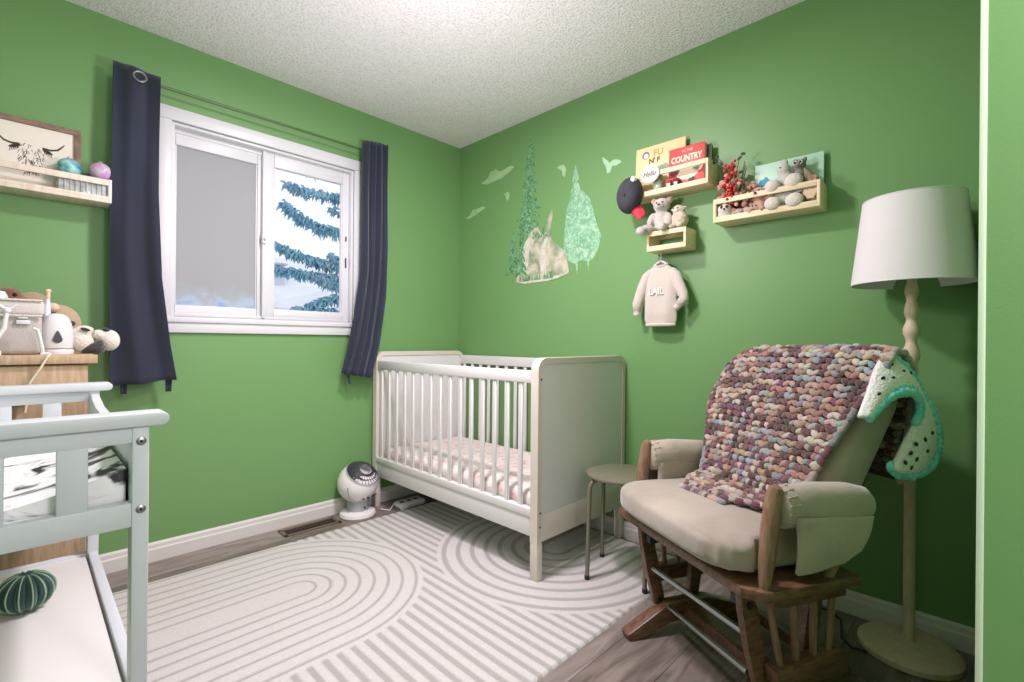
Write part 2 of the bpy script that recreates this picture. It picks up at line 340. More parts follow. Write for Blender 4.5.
bough(L_(1.45, 1.50, 2.7), L_(0.40, 1.62), L_(-0.05, 1.40), 1.1)
bough(L_(1.45, 1.30, 2.7), L_(0.40, 1.35), L_(-0.20, 1.36), 1.1, 0.12)
for k in range(26):
    z = 3.3 + 0.16 * k; a = k * 2.4; r_ = 1.5 * (1 - k / 30)
    bough(L_(1.55, z, 2.7), L_(1.55 + r_ * .6 * math.cos(a), z - .1, 2.7 + r_ * .6 * math.sin(a)), L_(1.55 + r_ * math.cos(a), z - 0.2, 2.7 + r_ * math.sin(a)), 0.4)
for k in range(20):
    z = 0.2 + 0.14 * k; a = -0.6 + (k * 2.4) % 4.0 - 1.2; r_ = 1.5
    bough(L_(1.55, z, 2.7), L_(1.55 + r_ * .6 * math.cos(a), z - .1, 2.7 + r_ * .6 * abs(math.sin(a))), L_(1.55 + r_ * math.cos(a), z - 0.3, 2.7 + r_ * abs(math.sin(a))), 0.4)
fo.build('boughs', NEEDLE, tr_)

# ================================================================== RUG
rx0, rx1, ry0, ry1 = -2.42, -0.03, -1.783, -0.255
nx, ny = 480, 306
xs = np.linspace(rx0, rx1, nx); ys = np.linspace(ry0, ry1, ny); X, Y = np.meshgrid(xs, ys)
def sstep(a, b_, v): t_ = np.clip((v - a) / (b_ - a), 0, 1); return t_ * t_ * (3 - 2 * t_)
def line(d, hw, soft=0.003): return 1 - sstep(hw - soft, hw + soft, np.abs(d))
pitch = 0.0485
fld = ((X - 0.011) / pitch + 0.5) % 1 - 0.5; pat = line(fld * pitch, 0.0105)
def arch(cx, cy, Rm, pitch_, n, hw, sgn):
    global pat
    dx = (X - cx) * sgn; r = np.where(dx > 0, np.hypot(X - cx, Y - cy), np.abs(Y - cy))
    inside = 1 - sstep(Rm + 0.5 * pitch_ - 0.004, Rm + 0.5 * pitch_ + 0.004, r)
    rings = np.zeros_like(X)
    for k in range(n): rings = np.maximum(rings, line(r - (Rm - k * pitch_), hw))
    pat = pat * (1 - inside) + rings * inside
arch(-1.42, -0.745, 0.472, 0.0585, 8, 0.0062, 1)
arch(-0.36, -1.23, 0.548, 0.068, 8, 0.0115, -1)
arch(-2.75, -1.60, 0.42, 0.0585, 7, 0.0065, 1)
Z = 0.010 - 0.0022 * pat
edge = np.minimum(np.minimum(X - rx0, rx1 - X), np.minimum(Y - ry0, ry1 - Y)); Z = np.where(edge < 1e-5, 0.0, Z)
co_ = np.stack([X, Y, Z], -1).reshape(-1, 3).astype(np.float32)
idx = np.arange(nx * ny).reshape(ny, nx); F_ = np.stack([idx[:-1, :-1], idx[:-1, 1:], idx[1:, 1:], idx[1:, :-1]], -1).reshape(-1, 4)
me = bpy.data.meshes.new('area_rug'); me.vertices.add(len(co_)); me.vertices.foreach_set('co', co_.ravel())
me.loops.add(F_.size); me.loops.foreach_set('vertex_index', F_.ravel().astype(np.int32)); me.polygons.add(len(F_)); me.polygons.foreach_set('loop_start', np.arange(0, F_.size, 4, dtype=np.int32))
me.update(calc_edges=True)
at = me.attributes.new('pattern', 'FLOAT', 'POINT'); at.data.foreach_set('value', pat.ravel().astype(np.float32))
rm = mat('rug pile', (226, 221, 216), 0.95, sheen=0.3); nt = rm.node_tree; N = nt.nodes; K = nt.links; b = N['Principled BSDF']
aa = N.new('ShaderNodeAttribute'); aa.attribute_name = 'pattern'; ra = N.new('ShaderNodeValToRGB'); ra.color_ramp.elements[0].color = lin((220, 216, 214)); ra.color_ramp.elements[1].color = lin((180, 177, 175))
K.new(aa.outputs['Fac'], ra.inputs[0]); nn = N.new('ShaderNodeTexNoise'); nn.inputs['Scale'].default_value = 160; tc = N.new('ShaderNodeTexCoord'); K.new(tc.outputs['Object'], nn.inputs['Vector'])
mm = N.new('ShaderNodeMix'); mm.data_type = 'RGBA'; mm.blend_type = 'MULTIPLY'; mm.inputs[0].default_value = 0.25; K.new(ra.outputs[0], mm.inputs[6]); K.new(nn.outputs['Fac'], mm.inputs[7]); K.new(mm.outputs[2], b.inputs['Base Color'])
bb = N.new('ShaderNodeBump'); bb.inputs['Strength'].default_value = 0.3; bb.inputs['Distance'].default_value = 0.003; K.new(nn.outputs['Fac'], bb.inputs['Height']); K.new(bb.outputs[0], b.inputs['Normal'])
me.materials.append(rm); rug = bpy.data.objects.new('area_rug', me); COL.objects.link(rug)
tag(rug, 'cream area rug carved with grey arches and stripes on the plank floor', 'rug')
me.polygons.foreach_set('use_smooth', [True] * len(me.polygons))
RZ = 0.0095

# ---- floor register
vr = thing('floor_vent', 'brown slotted floor vent beside the baseboard under the window', 'vent', (-1.104, -0.105, 0))
VM = mat('vent brown', (120, 104, 90), 0.5, 0.2)
q = MB()
for lo, hi in (((-0.155, -0.055, 0), (0.155, -0.035, 0.006)), ((-0.155, 0.035, 0), (0.155, 0.055, 0.006)), ((-0.155, -0.055, 0), (-0.135, 0.055, 0.006)), ((0.135, -0.055, 0), (0.155, 0.055, 0.006))): q.box(lo, hi, 0.002)
q.build('frame', VM, vr)
MB().box((-0.136, -0.036, 0.0002), (0.136, 0.036, 0.0012)).build('duct_opening', BLACK, vr)
q = MB()
for k in range(15): q.box((-0.13 + 0.0182 * k, -0.035, 0.001), (-0.1245 + 0.0182 * k, 0.035, 0.0045))
q.box((-.135, -.003, .001), (.135, .003, .005)); q.build('slats', mat('vent slat dark', (74, 58, 46), 0.5, 0.3), vr)

# ================================================================== CURTAINS
ROD = mat('green curtain rod', (84, 112, 70), 0.4, 0.2)
cr = thing('curtain_rod', 'thin green curtain rod running above the window', 'curtain rod')
q = MB(); q.cyl((-1.93, -0.070, 2.178), (-0.655, -0.070, 2.178), 0.0065); q.build('rod', ROD, cr)
for x in (-1.93, -0.655):
    MB().ell((x, -0.070, 2.178), (0.014, 0.014, 0.014), seg=8).build('finial', ROD, cr)
    q = MB(); q.cyl((x + (0.03 if x < -1 else -0.03), -0.085, 2.172), (x + (0.03 if x < -1 else -0.03), 0, 2.172), 0.005); q.cyl((x + (0.03 if x < -1 else -0.03), -0.006, 2.172), (x + (0.03 if x < -1 else -0.03), 0.0, 2.172), 0.018); q.build('bracket', ROD, cr)
def interp(tab, z):
    for (z0, a), (z1, b_) in zip(tab, tab[1:]):
        if z0 <= z <= z1: return a + (b_ - a) * (z - z0) / (z1 - z0)
    return tab[0][1] if z < tab[0][0] else tab[-1][1]
def curtain(L, Rr, zb, zt, folds, amp, label, ph=0.0, zbt=(0, 0), flare=0):
    o = thing('curtain', label, 'curtain', group='navy curtains at the window')
    q = MB()
    def fn(u, v):
        zt_ = zt[0] + (zt[1] - zt[0]) * u + 0.006 * math.sin(2 * PI * folds * u + ph)
        zb_ = zb[0] + (zb[1] - zb[0]) * u + 0.003 * math.sin(2 * PI * folds * u)
        z = zb_ + (zt_ - zb_) * v
        x0, x1 = interp(L, z), interp(Rr, z)
        uu = u + 0.018 * math.sin(3 * PI * u * folds + v * 2)
        a = amp * (0.55 + 0.45 * v)
        y = -0.110 + a * math.sin(2 * PI * folds * uu + ph + 0.5 * math.sin(3 * v)) + 0.006 * math.sin(9 * u + 7 * v) - flare * (1 - v) * 0.03
        return (x0 + (x1 - x0) * u, y, z)
    q.grid(fn, 90, 50); c = q.build('cloth', NAVY, o, angle=180); solid(c, 0.003)
    return o
cl = curtain([(0.82, -1.962), (1.4, -1.968), (2.22, -1.958)], [(0.82, -1.722), (1.0, -1.752), (1.3, -1.787), (1.7, -1.802), (2.22, -1.797)], (0.825, 0.845), (2.212, 2.200), 1.6, 0.015, 'navy curtain panel left of the window with silver grommet ring', 0.6)
q = MB(); ring = [(-1.872 + 0.022 * math.cos(a), -0.130 + 0.004 * math.sin(a), 2.165 + 0.022 * math.sin(a)) for a in [2 * PI * k / 24 for k in range(24)]]
q.tube(ring, 0.0045, 8, closed=True); q.build('grommet', STEEL, cl, label='silver grommet ring')
for x in (-1.913, -1.757):
    MB().grid(lambda u, v: (x + (u - .5) * (0.02 + 0.006 * v) + (0.004 if x > -1.8 else 0), -0.088 + 0.004 * math.sin(4 * u), 0.79 + 0.07 * v), 4, 6).build('tie_tab', NAVY, cl)
    solid(COL.objects[-1], 0.003)
c2 = curtain([(0.80, -0.947), (1.0, -0.892), (1.16, -0.858), (1.45, -0.815), (2.24, -0.812)], [(0.80, -0.742), (1.0, -0.690), (1.3, -0.648), (1.6, -0.634), (2.24, -0.637)], (0.838, 0.805), (2.222, 2.24), 4.2, 0.016, 'navy curtain panel right of the window pushed askew above the crib', 0.0)
MB().grid(lambda u, v: (-0.885 + (u - .5) * 0.014 + 0.012 * (1 - v), -0.088, 0.775 + 0.06 * v), 3, 5).build('tie_tab', NAVY, c2); solid(COL.objects[-1], 0.003)

# ================================================================== CRIB
cb = thing('crib', 'white slatted baby crib with solid end panels in the room corner', 'crib', (0, 0, 0))
fx, bx_ = -0.690, 0.004; yn, yf = -1.400, -0.030
def rounded(x0, x1, z0, z1, r, n=6):
    p = [(x0, z0), (x1, z0)]
    for k in range(n + 1): a = PI / 2 * k / n; p.append((x1 - r + r * math.cos(a), z1 - r + r * math.sin(a)))
    for k in range(n + 1): a = PI / 2 + PI / 2 * k / n; p.append((x0 + r + r * math.cos(a), z1 - r + r * math.sin(a)))
    return p
for y0, nm in ((yn, 'near'), (yf - 0.042, 'far')):
    y1 = y0 + 0.042
    # rounded border frame as inverted U
    q = MB(); out = rounded(fx, bx_, 0.17, 0.962, 0.055, 8); inn = rounded(fx + 0.026, bx_ - 0.026, 0.17, 0.936, 0.035, 8)
    A = [[q.b.verts.new((a, d, z)) for a, z in out] for d in (y0, y1)]; Bv = [[q.b.verts.new((a, d, z)) for a, z in inn] for d in (y0, y1)]
    n_ = len(out)
    for i in range(1, n_):
        j = (i + 1) % n_
        for f4 in ((A[0][i], A[0][j], Bv[0][j], Bv[0][i]), (A[1][i], Bv[1][i], Bv[1][j], A[1][j]), (A[0][i], A[1][i], A[1][j], A[0][j]), (Bv[0][i], Bv[0][j], Bv[1][j], Bv[1][i])): q.b.faces.new(f4)
    q.build('end_frame', CRIBE, cb, label='cream rounded frame of the crib end')
    q = MB(); q.prism(rounded(fx + 0.024, bx_ - 0.024, 0.283, 0.938, 0.036), y0 + 0.006, y1 - 0.010, 'xz'); q.build('end_panel', CRIBW, cb)
    q = MB(); q.box((fx + 0.026, y0 + 0.004, 0.172), (bx_ - 0.02, y1 - 0.006, 0.288), 0.003); q.build('end_rail', CRIBE, cb)
    for x in (fx, bx_ - 0.036):
        zz = RZ - 0.001 if (y0 == yn) else 0
        q = MB(); q.box((x + .0006, y0 + .0006, zz), (x + 0.0354, y1 - .0006, 0.1705), 0.003); q.build('leg', CRIBE, cb)
    # edge face of the front post in white
for (x, zr0, zr1) in ((fx + 0.003, 0.852, 0.906), (bx_ - 0.032, 0.872, 0.932)):
    MB().box((x, yn + 0.038, zr0), (x + 0.028, yf - 0.04, zr1), 0.006).build('top_rail', CRIBW, cb)
    q = MB(); q.box((x + 0.002, yn + 0.038, 0.192), (x + 0.026, yf - 0.04, 0.290), 0.003); q.box((x - 0.003, yn + 0.038, 0.276), (x + 0.029, yf - 0.04, 0.312), 0.004); q.build('bottom_rail', CRIBW, cb)
    for k in range(15):
        y = -1.284 + 0.0838 * k
        MB().box((x + 0.006, y - 0.013, 0.31), (x + 0.020, y + 0.013, zr0 + 0.003), 0.004, seg=1).build('slat', CRIBW, cb)
MB().box((fx + 0.04, yn + 0.045, 0.22), (bx_ - 0.04, yf - 0.045, 0.26), 0.004).build('mattress_base', CRIBW, cb)
for x, z in ((fx + 0.018, 0.24), (fx + 0.018, 0.30), (fx + 0.018, 0.87), (bx_ - 0.018, 0.25), (bx_ - 0.018, 0.30)):
    MB().cyl((x, yn - 0.0012, z), (x, yn + 0.01, z), 0.005, seg=12).build('bolt', DARKM, cb)
# mattress with patterned sheet
sh = bpy.data.materials.new('pink printed sheet'); sh.use_nodes = True; nt = sh.node_tree; N = nt.nodes; K = nt.links; b = N['Principled BSDF']; b.inputs['Roughness'].default_value = 0.9
tc = N.new('ShaderNodeTexCoord'); vo = N.new('ShaderNodeTexVoronoi'); vo.inputs['Scale'].default_value = 17; r_ = N.new('ShaderNodeValToRGB')
for p_, c_ in ((0.0, (232, 190, 190)), (0.3, (236, 208, 206)), (0.5, (242, 232, 230))):
    e = r_.color_ramp.elements[0] if p_ == 0 else r_.color_ramp.elements.new(p_); e.position = p_; e.color = lin(c_)
r_.color_ramp.elements[-1].color = lin((238, 226, 222))
vo2 = N.new('ShaderNodeTexVoronoi'); vo2.inputs['Scale'].default_value = 26; r2 = N.new('ShaderNodeValToRGB'); r2.color_ramp.elements[0].position = 0.16; r2.color_ramp.elements[0].color = lin((150, 150, 146)); r2.color_ramp.elements[1].position = 0.2; r2.color_ramp.elements[1].color = (1, 1, 1, 1)
mx = N.new('ShaderNodeMix'); mx.data_type = 'RGBA'; mx.blend_type = 'MULTIPLY'; mx.inputs[0].default_value = 0.45
K.new(tc.outputs['Object'], vo.inputs['Vector']); K.new(tc.outputs['Object'], vo2.inputs['Vector']); K.new(vo.outputs['Distance'], r_.inputs[0]); K.new(vo2.outputs['Distance'], r2.inputs[0]); K.new(r_.outputs[0], mx.inputs[6]); K.new(r2.outputs[0], mx.inputs[7]); K.new(mx.outputs[2], b.inputs['Base Color'])
q = MB(); q.box((fx + 0.045, yn + 0.05, 0.262), (bx_ - 0.045, yf - 0.05, 0.362), 0.03, seg=4)
mt = q.build('crib_mattress', sh); tag(mt, 'crib mattress in a pink and white printed sheet', 'mattress')
# stored tray and cables under crib
PLA = mat('white plastic', (226, 226, 226), 0.4)
ps = thing('power_strip', 'white power adapter block on the floor under the crib', 'power strip', (-0.52, -0.19, 0))
q = MB(); q.box((-0.09, -0.045, 0), (0.09, 0.045, 0.035), 0.012, seg=3); q.build('housing', PLA, ps)
for k in range(3): MB().box((-0.07 + 0.05 * k, -0.015, 0.034), (-0.045 + 0.05 * k, 0.015, 0.0365), 0.002).build('socket', DARKM, ps)
q = MB(); q.tube([(-0.70, -0.15, 0.012), (-0.66, -0.19, 0.004), (-0.62, -0.17, 0.03), (-0.60, -0.20, 0.004), (-0.61, -0.24, 0.004), (-0.57, -0.25, 0.02), (-0.58, -0.21, 0.004)], 0.004, 8)
tag(q.build('extension_lead', PLA), 'white cord curling on the floor under the crib', 'cord')

# ================================================================== FAN
FW = mat('fan white plastic', (240, 238, 236), 0.3); FG = mat('fan grey plastic', (176, 180, 184), 0.4)
fn_ = thing('desk_fan', 'white round air circulator fan on the floor beside the crib', 'fan', (-0.832, -0.118, 0), math.radians(20))
q = MB(); q.lathe([(0.0, 0), (0.098, 0), (0.104, 0.010), (0.100, 0.026), (0.080, 0.036), (0.0, 0.038)], seg=40); q.build('base', FW, fn_)
q = MB(); q.lathe([(0.060, 0.036), (0.058, 0.095), (0.0, 0.1)], seg=32); q.build('neck', FG, fn_)
q = MB(); q.cyl((-0.008, -0.058, 0.055), (-0.008, -0.062, 0.055), 0.006, seg=12); q.build('button', DARKM, fn_)
tilt = (math.radians(-2), math.radians(-2), 0)
gr_rot = Euler((math.radians(34), math.radians(-6), 0))
q = MB(); q.ell((0, 0, 0.195), (0.117, 0.117, 0.113), seg=24)
hd = q.build('housing', FW, fn_)
q = MB()
Mr = Matrix.Translation((0, 0, 0.195)) @ gr_rot.to_matrix().to_4x4()
q.lathe([(0.093, 0.066), (0.099, 0.069), (0.094, 0.076)], c=(0, 0, 0), seg=36, cap=False); q.b.transform(Mr); q.build('grille_rim', FG, hd)
q = MB(); q.lathe([(0.0, 0.1165), (0.05, 0.1055), (0.075, 0.0895), (0.094, 0.070), (0.094, 0.060)], seg=32, cap=False); q.b.transform(Mr); q.build('grille_back', BLACK, hd)
q = MB()
for k in range(28):
    a = 2 * PI * k / 28
    q.tube([(0.018 * math.cos(a), 0.018 * math.sin(a), 0.1185), (0.05 * math.cos(a + 0.25), 0.05 * math.sin(a + 0.25), 0.109), (0.075 * math.cos(a + 0.4), 0.075 * math.sin(a + 0.4), 0.093), (0.094 * math.cos(a + 0.55), 0.094 * math.sin(a + 0.55), 0.074)], 0.0015, 5)
q.lathe([(0, 0.116), (0.022, 0.116), (0.022, 0.121), (0, 0.123)], seg=16); q.b.transform(Mr); q.build('grille', mat('dark grey grille', (96, 98, 102), 0.5), hd)
q = MB()
for s_ in (-1, 1):
    q.tube([(s_ * 0.112 * math.cos(a), -0.03 - 0.0 * a, 0.195 - 0.118 * math.sin(a)) for a in [0.1 * k for k in range(0, 11)]], 0.006, 6)
q.build('yoke', FG, fn_)
q = MB()
for s_ in (-0.05, -0.02, 0.02, 0.05): q.box((s_ - 0.008, -0.104 + abs(s_) * .25, 0.118), (s_ + 0.008, -0.095 + abs(s_) * .25, 0.124), 0.001)
q.build('vent_marks', DARKM, fn_)

# ================================================================== STOOL
st = thing('stool', 'round grey metal stool standing between the crib and glider chair', 'stool', (-0.357, -1.605, 0), 0)
q = MB(); q.lathe([(0.0, 0.440), (0.150, 0.440), (0.157, 0.445), (0.157, 0.452), (0.150, 0.456), (0.0, 0.456)], seg=48); q.build('seat', STOOLM, st)
for dx, dy, zz in ((-0.150, 0.077, RZ), (0.077, 0.152, RZ), (-0.076, -0.157, RZ), (0.150, -0.075, RZ)):
    pts = [(dx * 0.35, dy * 0.35, 0.434), (dx * 0.72, dy * 0.72, 0.434), (dx * 0.85, dy * 0.85, 0.428), (dx * 0.93, dy * 0.93, 0.410), (dx * 0.95, dy * 0.95, 0.385), (dx, dy, zz + 0.006)]
    l = MB().tube(pts, 0.0095, 12).build('leg', STOOLM, st)
    MB().cyl((dx, dy, zz - 0.001), (dx, dy, zz + 0.016), 0.0115, seg=14).build('foot_cap', DARKM, l)

# ================================================================== GLIDER CHAIR (local +x = forward, +y = sitter's left)
GL, GA = (-0.609, -2.149, 0), math.radians(152)
gc = thing('glider_chair', 'brown wooden glider chair with beige microsuede cushions beside the floor lamp', 'chair', GL, GA)
q = MB(); q.prism([(0.222, -0.30), (0.222, 0.30), (0.180, 0.345), (-0.135, 0.345), (-0.135, -0.345), (0.180, -0.345)], 0.388, 0.416, 'xy', 0.005); q.build('seat_board', WALNUT, gc)
for s_ in (-1, 1):
    y = 0.29 * s_
    MB().box((-0.115, y - 0.03, 0.352), (0.135, y + 0.03, 0.389), 0.006).build('side_rail', WALNUT, gc)
    q = MB(); q.prism([(0.105, 0.135), (0.115, 0.185), (-0.11, 0.200), (-0.135, 0.190), (-0.135, 0.135)], y - 0.022, y + 0.022, 'xz', 0.004); q.build('swing_rail', WALNUT, gc)
    for a, b_ in ((0.122, 0.082), (0.042, 0.028), (-0.032, -0.032), (-0.100, -0.085)):
        MB().tube([(a, y, 0.36), ((a + b_) / 2, y, 0.27), (b_, y, 0.185)], [0.0085, 0.010, 0.0085], 12).build('spindle', POSTW, gc)
    y2 = 0.225 * s_ if s_ > 0 else -0.195
    q = MB(); q.prism([(0.250, 0.0), (0.258, 0.022), (0.09, 0.105), (-0.08, 0.105), (-0.30, 0.030), (-0.30, 0.0), (-0.22, 0.0), (-0.08, 0.045), (0.09, 0.045), (0.19, 0.0)], y2 - 0.024, y2 + 0.024, 'xz', 0.005); q.build('foot', WALNUT, gc)
    for a, b_, nm in ((0.165, 0.100, 'f'), (-0.08, -0.04, 'r')):
        yy = y2 + 0.026 * s_ * (1 if nm == 'r' else 1)
        q = MB()
        d = Vector((b_ - a, 0, -0.27)).normalized(); n_ = Vector((d.z, 0, -d.x)); w0, w1 = 0.024, 0.020
        p0, p1 = Vector((a, 0, 0.365)), Vector((b_, 0, 0.085))
        poly = [p0 + n_ * w0 * .8 - d * .005, p0 + n_ * w0 + d * 0.04, (p0 + p1) / 2 + n_ * w0, p1 + n_ * w1, p1 - n_ * w1, (p0 + p1) / 2 - n_ * w0 * 1.1, p0 - n_ * w0 + d * 0.04, p0 - n_ * w0 * .8 - d * .005]
        q.prism([(v.x, v.z) for v in poly], yy - 0.012, yy + 0.012, 'xz', 0.003)
        l = q.build('swing_arm', WALNUT, gc)
        for pp in (p0 + d * 0.025, p1 - d * 0.02): MB().cyl((pp.x, yy - 0.016, pp.z), (pp.x, yy + 0.016, pp.z), 0.009, seg=14).build('pivot_bolt', DARKM, l)
    MB().box((0.13, y2 - 0.02, 0.325), (0.17, y2 + 0.02, 0.353), 0.004).build('bearing_block', DARKM, gc)
MB().cyl((0.14, -0.20, 0.226), (0.14, 0.225, 0.244), 0.009).build('cross_rod', STEEL, gc, label='upper polished steel cross rod')
MB().cyl((0.09, -0.20, 0.09), (0.125, 0.225, 0.132), 0.009).build('cross_rod', STEEL, gc, label='lower polished steel cross rod')
MB().box((-0.26, -0.195, 0.03), (-0.22, 0.225, 0.07), 0.006).build('rear_stretcher', WALNUT, gc)
MB().box((-0.03, -0.195, 0.05), (0.03, 0.225, 0.095), 0.006).build('centre_stretcher', WALNUT, gc)
MB().box((-0.10, -0.27, 0.345), (0.12, 0.27, 0.389), 0.004).build('under_frame', WALNUT, gc)
# arms
for s_ in (-1, 1):
    y = 0.318 if s_ > 0 else -0.290; n_before = len(COL.objects)
    q = MB(); q.tube([(0.168, y, 0.405), (0.160, y, 0.47), (0.150, y, 0.56), (0.136, y, 0.640), (0.130, y, 0.664), (0.126, y, 0.672)], [0.013, 0.019, 0.022, 0.021, 0.017, 0.006], 16); q.build('arm_post', POSTW, gc)
    q = MB(); q.tube([(-0.045, y, 0.405), (-0.075, y, 0.47), (-0.11, y, 0.56)], [0.012, 0.018, 0.018], 14); q.build('arm_post', POSTW, gc)
    # padded arm
    q = MB(); q.tube([(0.128, y, 0.615), (0.124, y, 0.615), (0.115, y, 0.615), (0.03, y, 0.614), (-0.10, y, 0.604), (-0.16, y, 0.596), (-0.185, y, 0.590), (-0.192, y, 0.588)], [0.03, 0.045, 0.054, 0.058, 0.057, 0.050, 0.034, 0.01], 24)
    for v in q.b.verts: v.co.y = y + (v.co.y - y) * 0.78
    pad = q.build('arm_pad', BEIGE, gc, angle=80)
    q = MB()
    for k in range(9):
        a = -0.6 + 0.42 * k; q.tube([(0.122, y + 0.036 * math.cos(a), 0.615 + 0.048 * math.sin(a)), (0.095, y + 0.044 * math.cos(a + .05), 0.615 + 0.056 * math.sin(a + .05))], [0.005, 0.002], 6)
    q.build('gather', BEIGE, pad)
    yo = y + 0.040 * s_
    def flap(u, v, yo=yo, s_=s_):
        top = (0.105 - 0.255 * u, 0.600 - 0.02 * u); bot = (0.105 - 0.21 * u, 0.458 + 0.012 * u + 0.05 * max(0, u - .75) * 2)
        return (top[0] + (bot[0] - top[0]) * (1 - v), yo + s_ * (0.006 * math.sin(PI * v) + 0.004 * math.sin(7 * u)), bot[1] + (top[1] - bot[1]) * v)
    q = MB(); q.grid(flap, 16, 10); pk = q.build('side_pocket', BEIGE, gc); solid(pk, 0.010)
    q = MB(); q.tube([flap(u / 12, 0.78) for u in range(13)], 0.004, 6); q.build('seam', BEIGE, pk)
    # inner drop of the arm cover
    q = MB(); q.grid(lambda u, v, y=y, s_=s_: (0.105 - 0.27 * u, y - 0.036 * s_ + 0.003 * math.sin(6 * u), 0.45 + 0.15 * v), 10, 6); solid(q.build('inner_cover', BEIGE, gc), 0.010)
    if s_ < 0:
        for o_ in list(COL.objects)[n_before:]:
            if o_.parent == gc: o_.location = (-0.022, 0, -0.008)
# seat cushion
q = MB(); q.ell((0.02, 0.0, 0.474), (0.250, 0.305, 0.056), e=0.42, e2=0.5, seg=40)
for v in q.b.verts:
    c = v.co; k = max(0, c.x / 0.27)
    if abs(c.y) > 0.262 and c.x < 0.16: c.y = math.copysign(0.262 + (abs(c.y) - 0.262) * 0.3, c.y)
    c.z += 0.008 * math.exp(-((c.x) ** 2 + c.y ** 2) / 0.03) + 0.004 * k
    if c.z > 0.47:
        c.z += 0.002 * math.sin(c.y * 23 + c.x * 9)
    if c.x > 0.17 and c.y > 0.10:
        g = 0.0035 * math.sin(math.atan2(c.y - 0.20, c.x - 0.16) * 34) * min(1, (c.y - 0.10) / 0.08) * min(1, max(0, 0.062 - abs(c.z - 0.472)) / 0.02)
        dd = Vector((c.x - 0.14, c.y - 0.18, 0)); dd = dd.normalized() if dd.length > 0 else dd; c.x += dd.x * g; c.y += dd.y * g
q.build('seat_cushion', BEIGE, gc, angle=180)
# back cushion
tb = math.atan2(0.21, 0.42)
q = MB(); q.ell((0, -0.02, 0), (0.084, 0.290, 0.262), e=0.5, e2=0.42, seg=28)
for v in q.b.verts:
    c = v.co; c.x *= 1 - 0.10 * (c.z / 0.27)
    c.x += 0.004 * math.sin(c.z * 30)
    c.y *= 0.95 + 0.09 * c.z / 0.27
q._xf(list(q.b.verts), (-0.280, 0.0, 0.735), (0, -tb, 0))
bk = q.build('back_cushion', BEIGE, gc, angle=180)
q = MB()
for yy in (-0.22, -0.11, 0, 0.11, 0.22): q.tube([(-0.17, yy, 0.42), (-0.30, yy, 0.62), (-0.40, yy, 0.90)], 0.011, 10)
q.tube([(-0.40, -0.25, 0.90), (-0.41, 0, 0.915), (-0.40, 0.25, 0.90)], 0.018, 10); q.build('back_frame', WALNUT, gc)

# ================================================================== CHUNKY KNIT BLANKET
kn = bpy.data.materials.new('chunky chenille yarn'); kn.use_nodes = True; nt = kn.node_tree; N = nt.nodes; K = nt.links; b = N['Principled BSDF']; b.inputs['Roughness'].default_value = 0.9; b.inputs['Sheen Weight'].default_value = 0.5
ca = N.new('ShaderNodeAttribute'); ca.attribute_name = 'yarn'; nz = N.new('ShaderNodeTexNoise'); nz.inputs['Scale'].default_value = 260; tc = N.new('ShaderNodeTexCoord'); K.new(tc.outputs['Object'], nz.inputs['Vector'])
mm = N.new('ShaderNodeMix'); mm.data_type = 'RGBA'; mm.blend_type = 'MULTIPLY'; mm.inputs[0].default_value = 0.45; K.new(ca.outputs['Color'], mm.inputs[6]); K.new(nz.outputs['Fac'], mm.inputs[7]); K.new(mm.outputs[2], b.inputs['Base Color'])
bb = N.new('ShaderNodeBump'); bb.inputs['Strength'].default_value = 0.8; bb.inputs['Distance'].default_value = 0.004; K.new(nz.outputs['Fac'], bb.inputs['Height']); K.new(bb.outputs[0], b.inputs['Normal'])
PROF = [(0.060, 0.548), (-0.010, 0.548), (-0.065, 0.560), (-0.105, 0.625), (-0.150, 0.715), (-0.205, 0.825), (-0.262, 0.935), (-0.300, 0.995), (-0.350, 1.022), (-0.405, 1.012), (-0.440, 0.965), (-0.450, 0.88), (-0.445, 0.78), (-0.430, 0.67), (-0.410, 0.620)]
_l = [0]
for a, b_ in zip(PROF, PROF[1:]): _l.append(_l[-1] + math.dist(a, b_))
LT = _l[-1]
def prof(s_):
    s_ = min(max(s_, 0), LT * 0.99999)
    for i in range(len(_l) - 1):
        if _l[i] <= s_ <= _l[i + 1]:
            t_ = (s_ - _l[i]) / (_l[i + 1] - _l[i]); return (PROF[i][0] + (PROF[i + 1][0] - PROF[i][0]) * t_, PROF[i][1] + (PROF[i + 1][1] - PROF[i][1]) * t_)
def yl(s_): return interp([(0, -0.12), (0.06, -0.19), (0.13, -0.205), (0.20, -0.228), (0.30, -0.272), (0.40, -0.322), (0.50, -0.366), (0.60, -0.37), (1.2, -0.33)], s_)
def yr(s_): return interp([(0, 0.06), (0.06, 0.17), (0.13, 0.200), (0.25, 0.215), (0.40, 0.250), (0.52, 0.280), (0.62, 0.295), (0.70, 0.27), (1.2, 0.25)], s_)
def surf(u, s_):
    x, z = prof(s_); y = yl(s_) + (yr(s_) - yl(s_)) * u
    e_ = max(0, -y - 0.14) / 0.23
    if z > 0.6: z -= 0.085 * e_ ** 3 * min(1, (z - 0.6) / 0.35)
    e2 = max(0, y - 0.22) / 0.12
    if z > 0.6: z -= 0.035 * e2 ** 2 * min(1, (z - 0.6) / 0.35)
    x -= 0.05 * max(0, e_ - 0.55) ** 1.5
    return Vector((x, y, z + 0.003 * math.sin(9 * y)))
PAL = [((122, 78, 80), 5), ((150, 100, 100), 5), ((232, 204, 188), 6), ((242, 224, 212), 5), ((172, 176, 184), 4), ((142, 88, 112), 4), ((204, 150, 140), 5), ((106, 74, 70), 4), ((214, 176, 152), 3), ((196, 196, 202), 3)]
pal = [tuple(v * 0.78 for v in lin(c)[:3]) for c, n in PAL for _ in range(n)]
R = random.Random(11)
q = MB(); cols = []
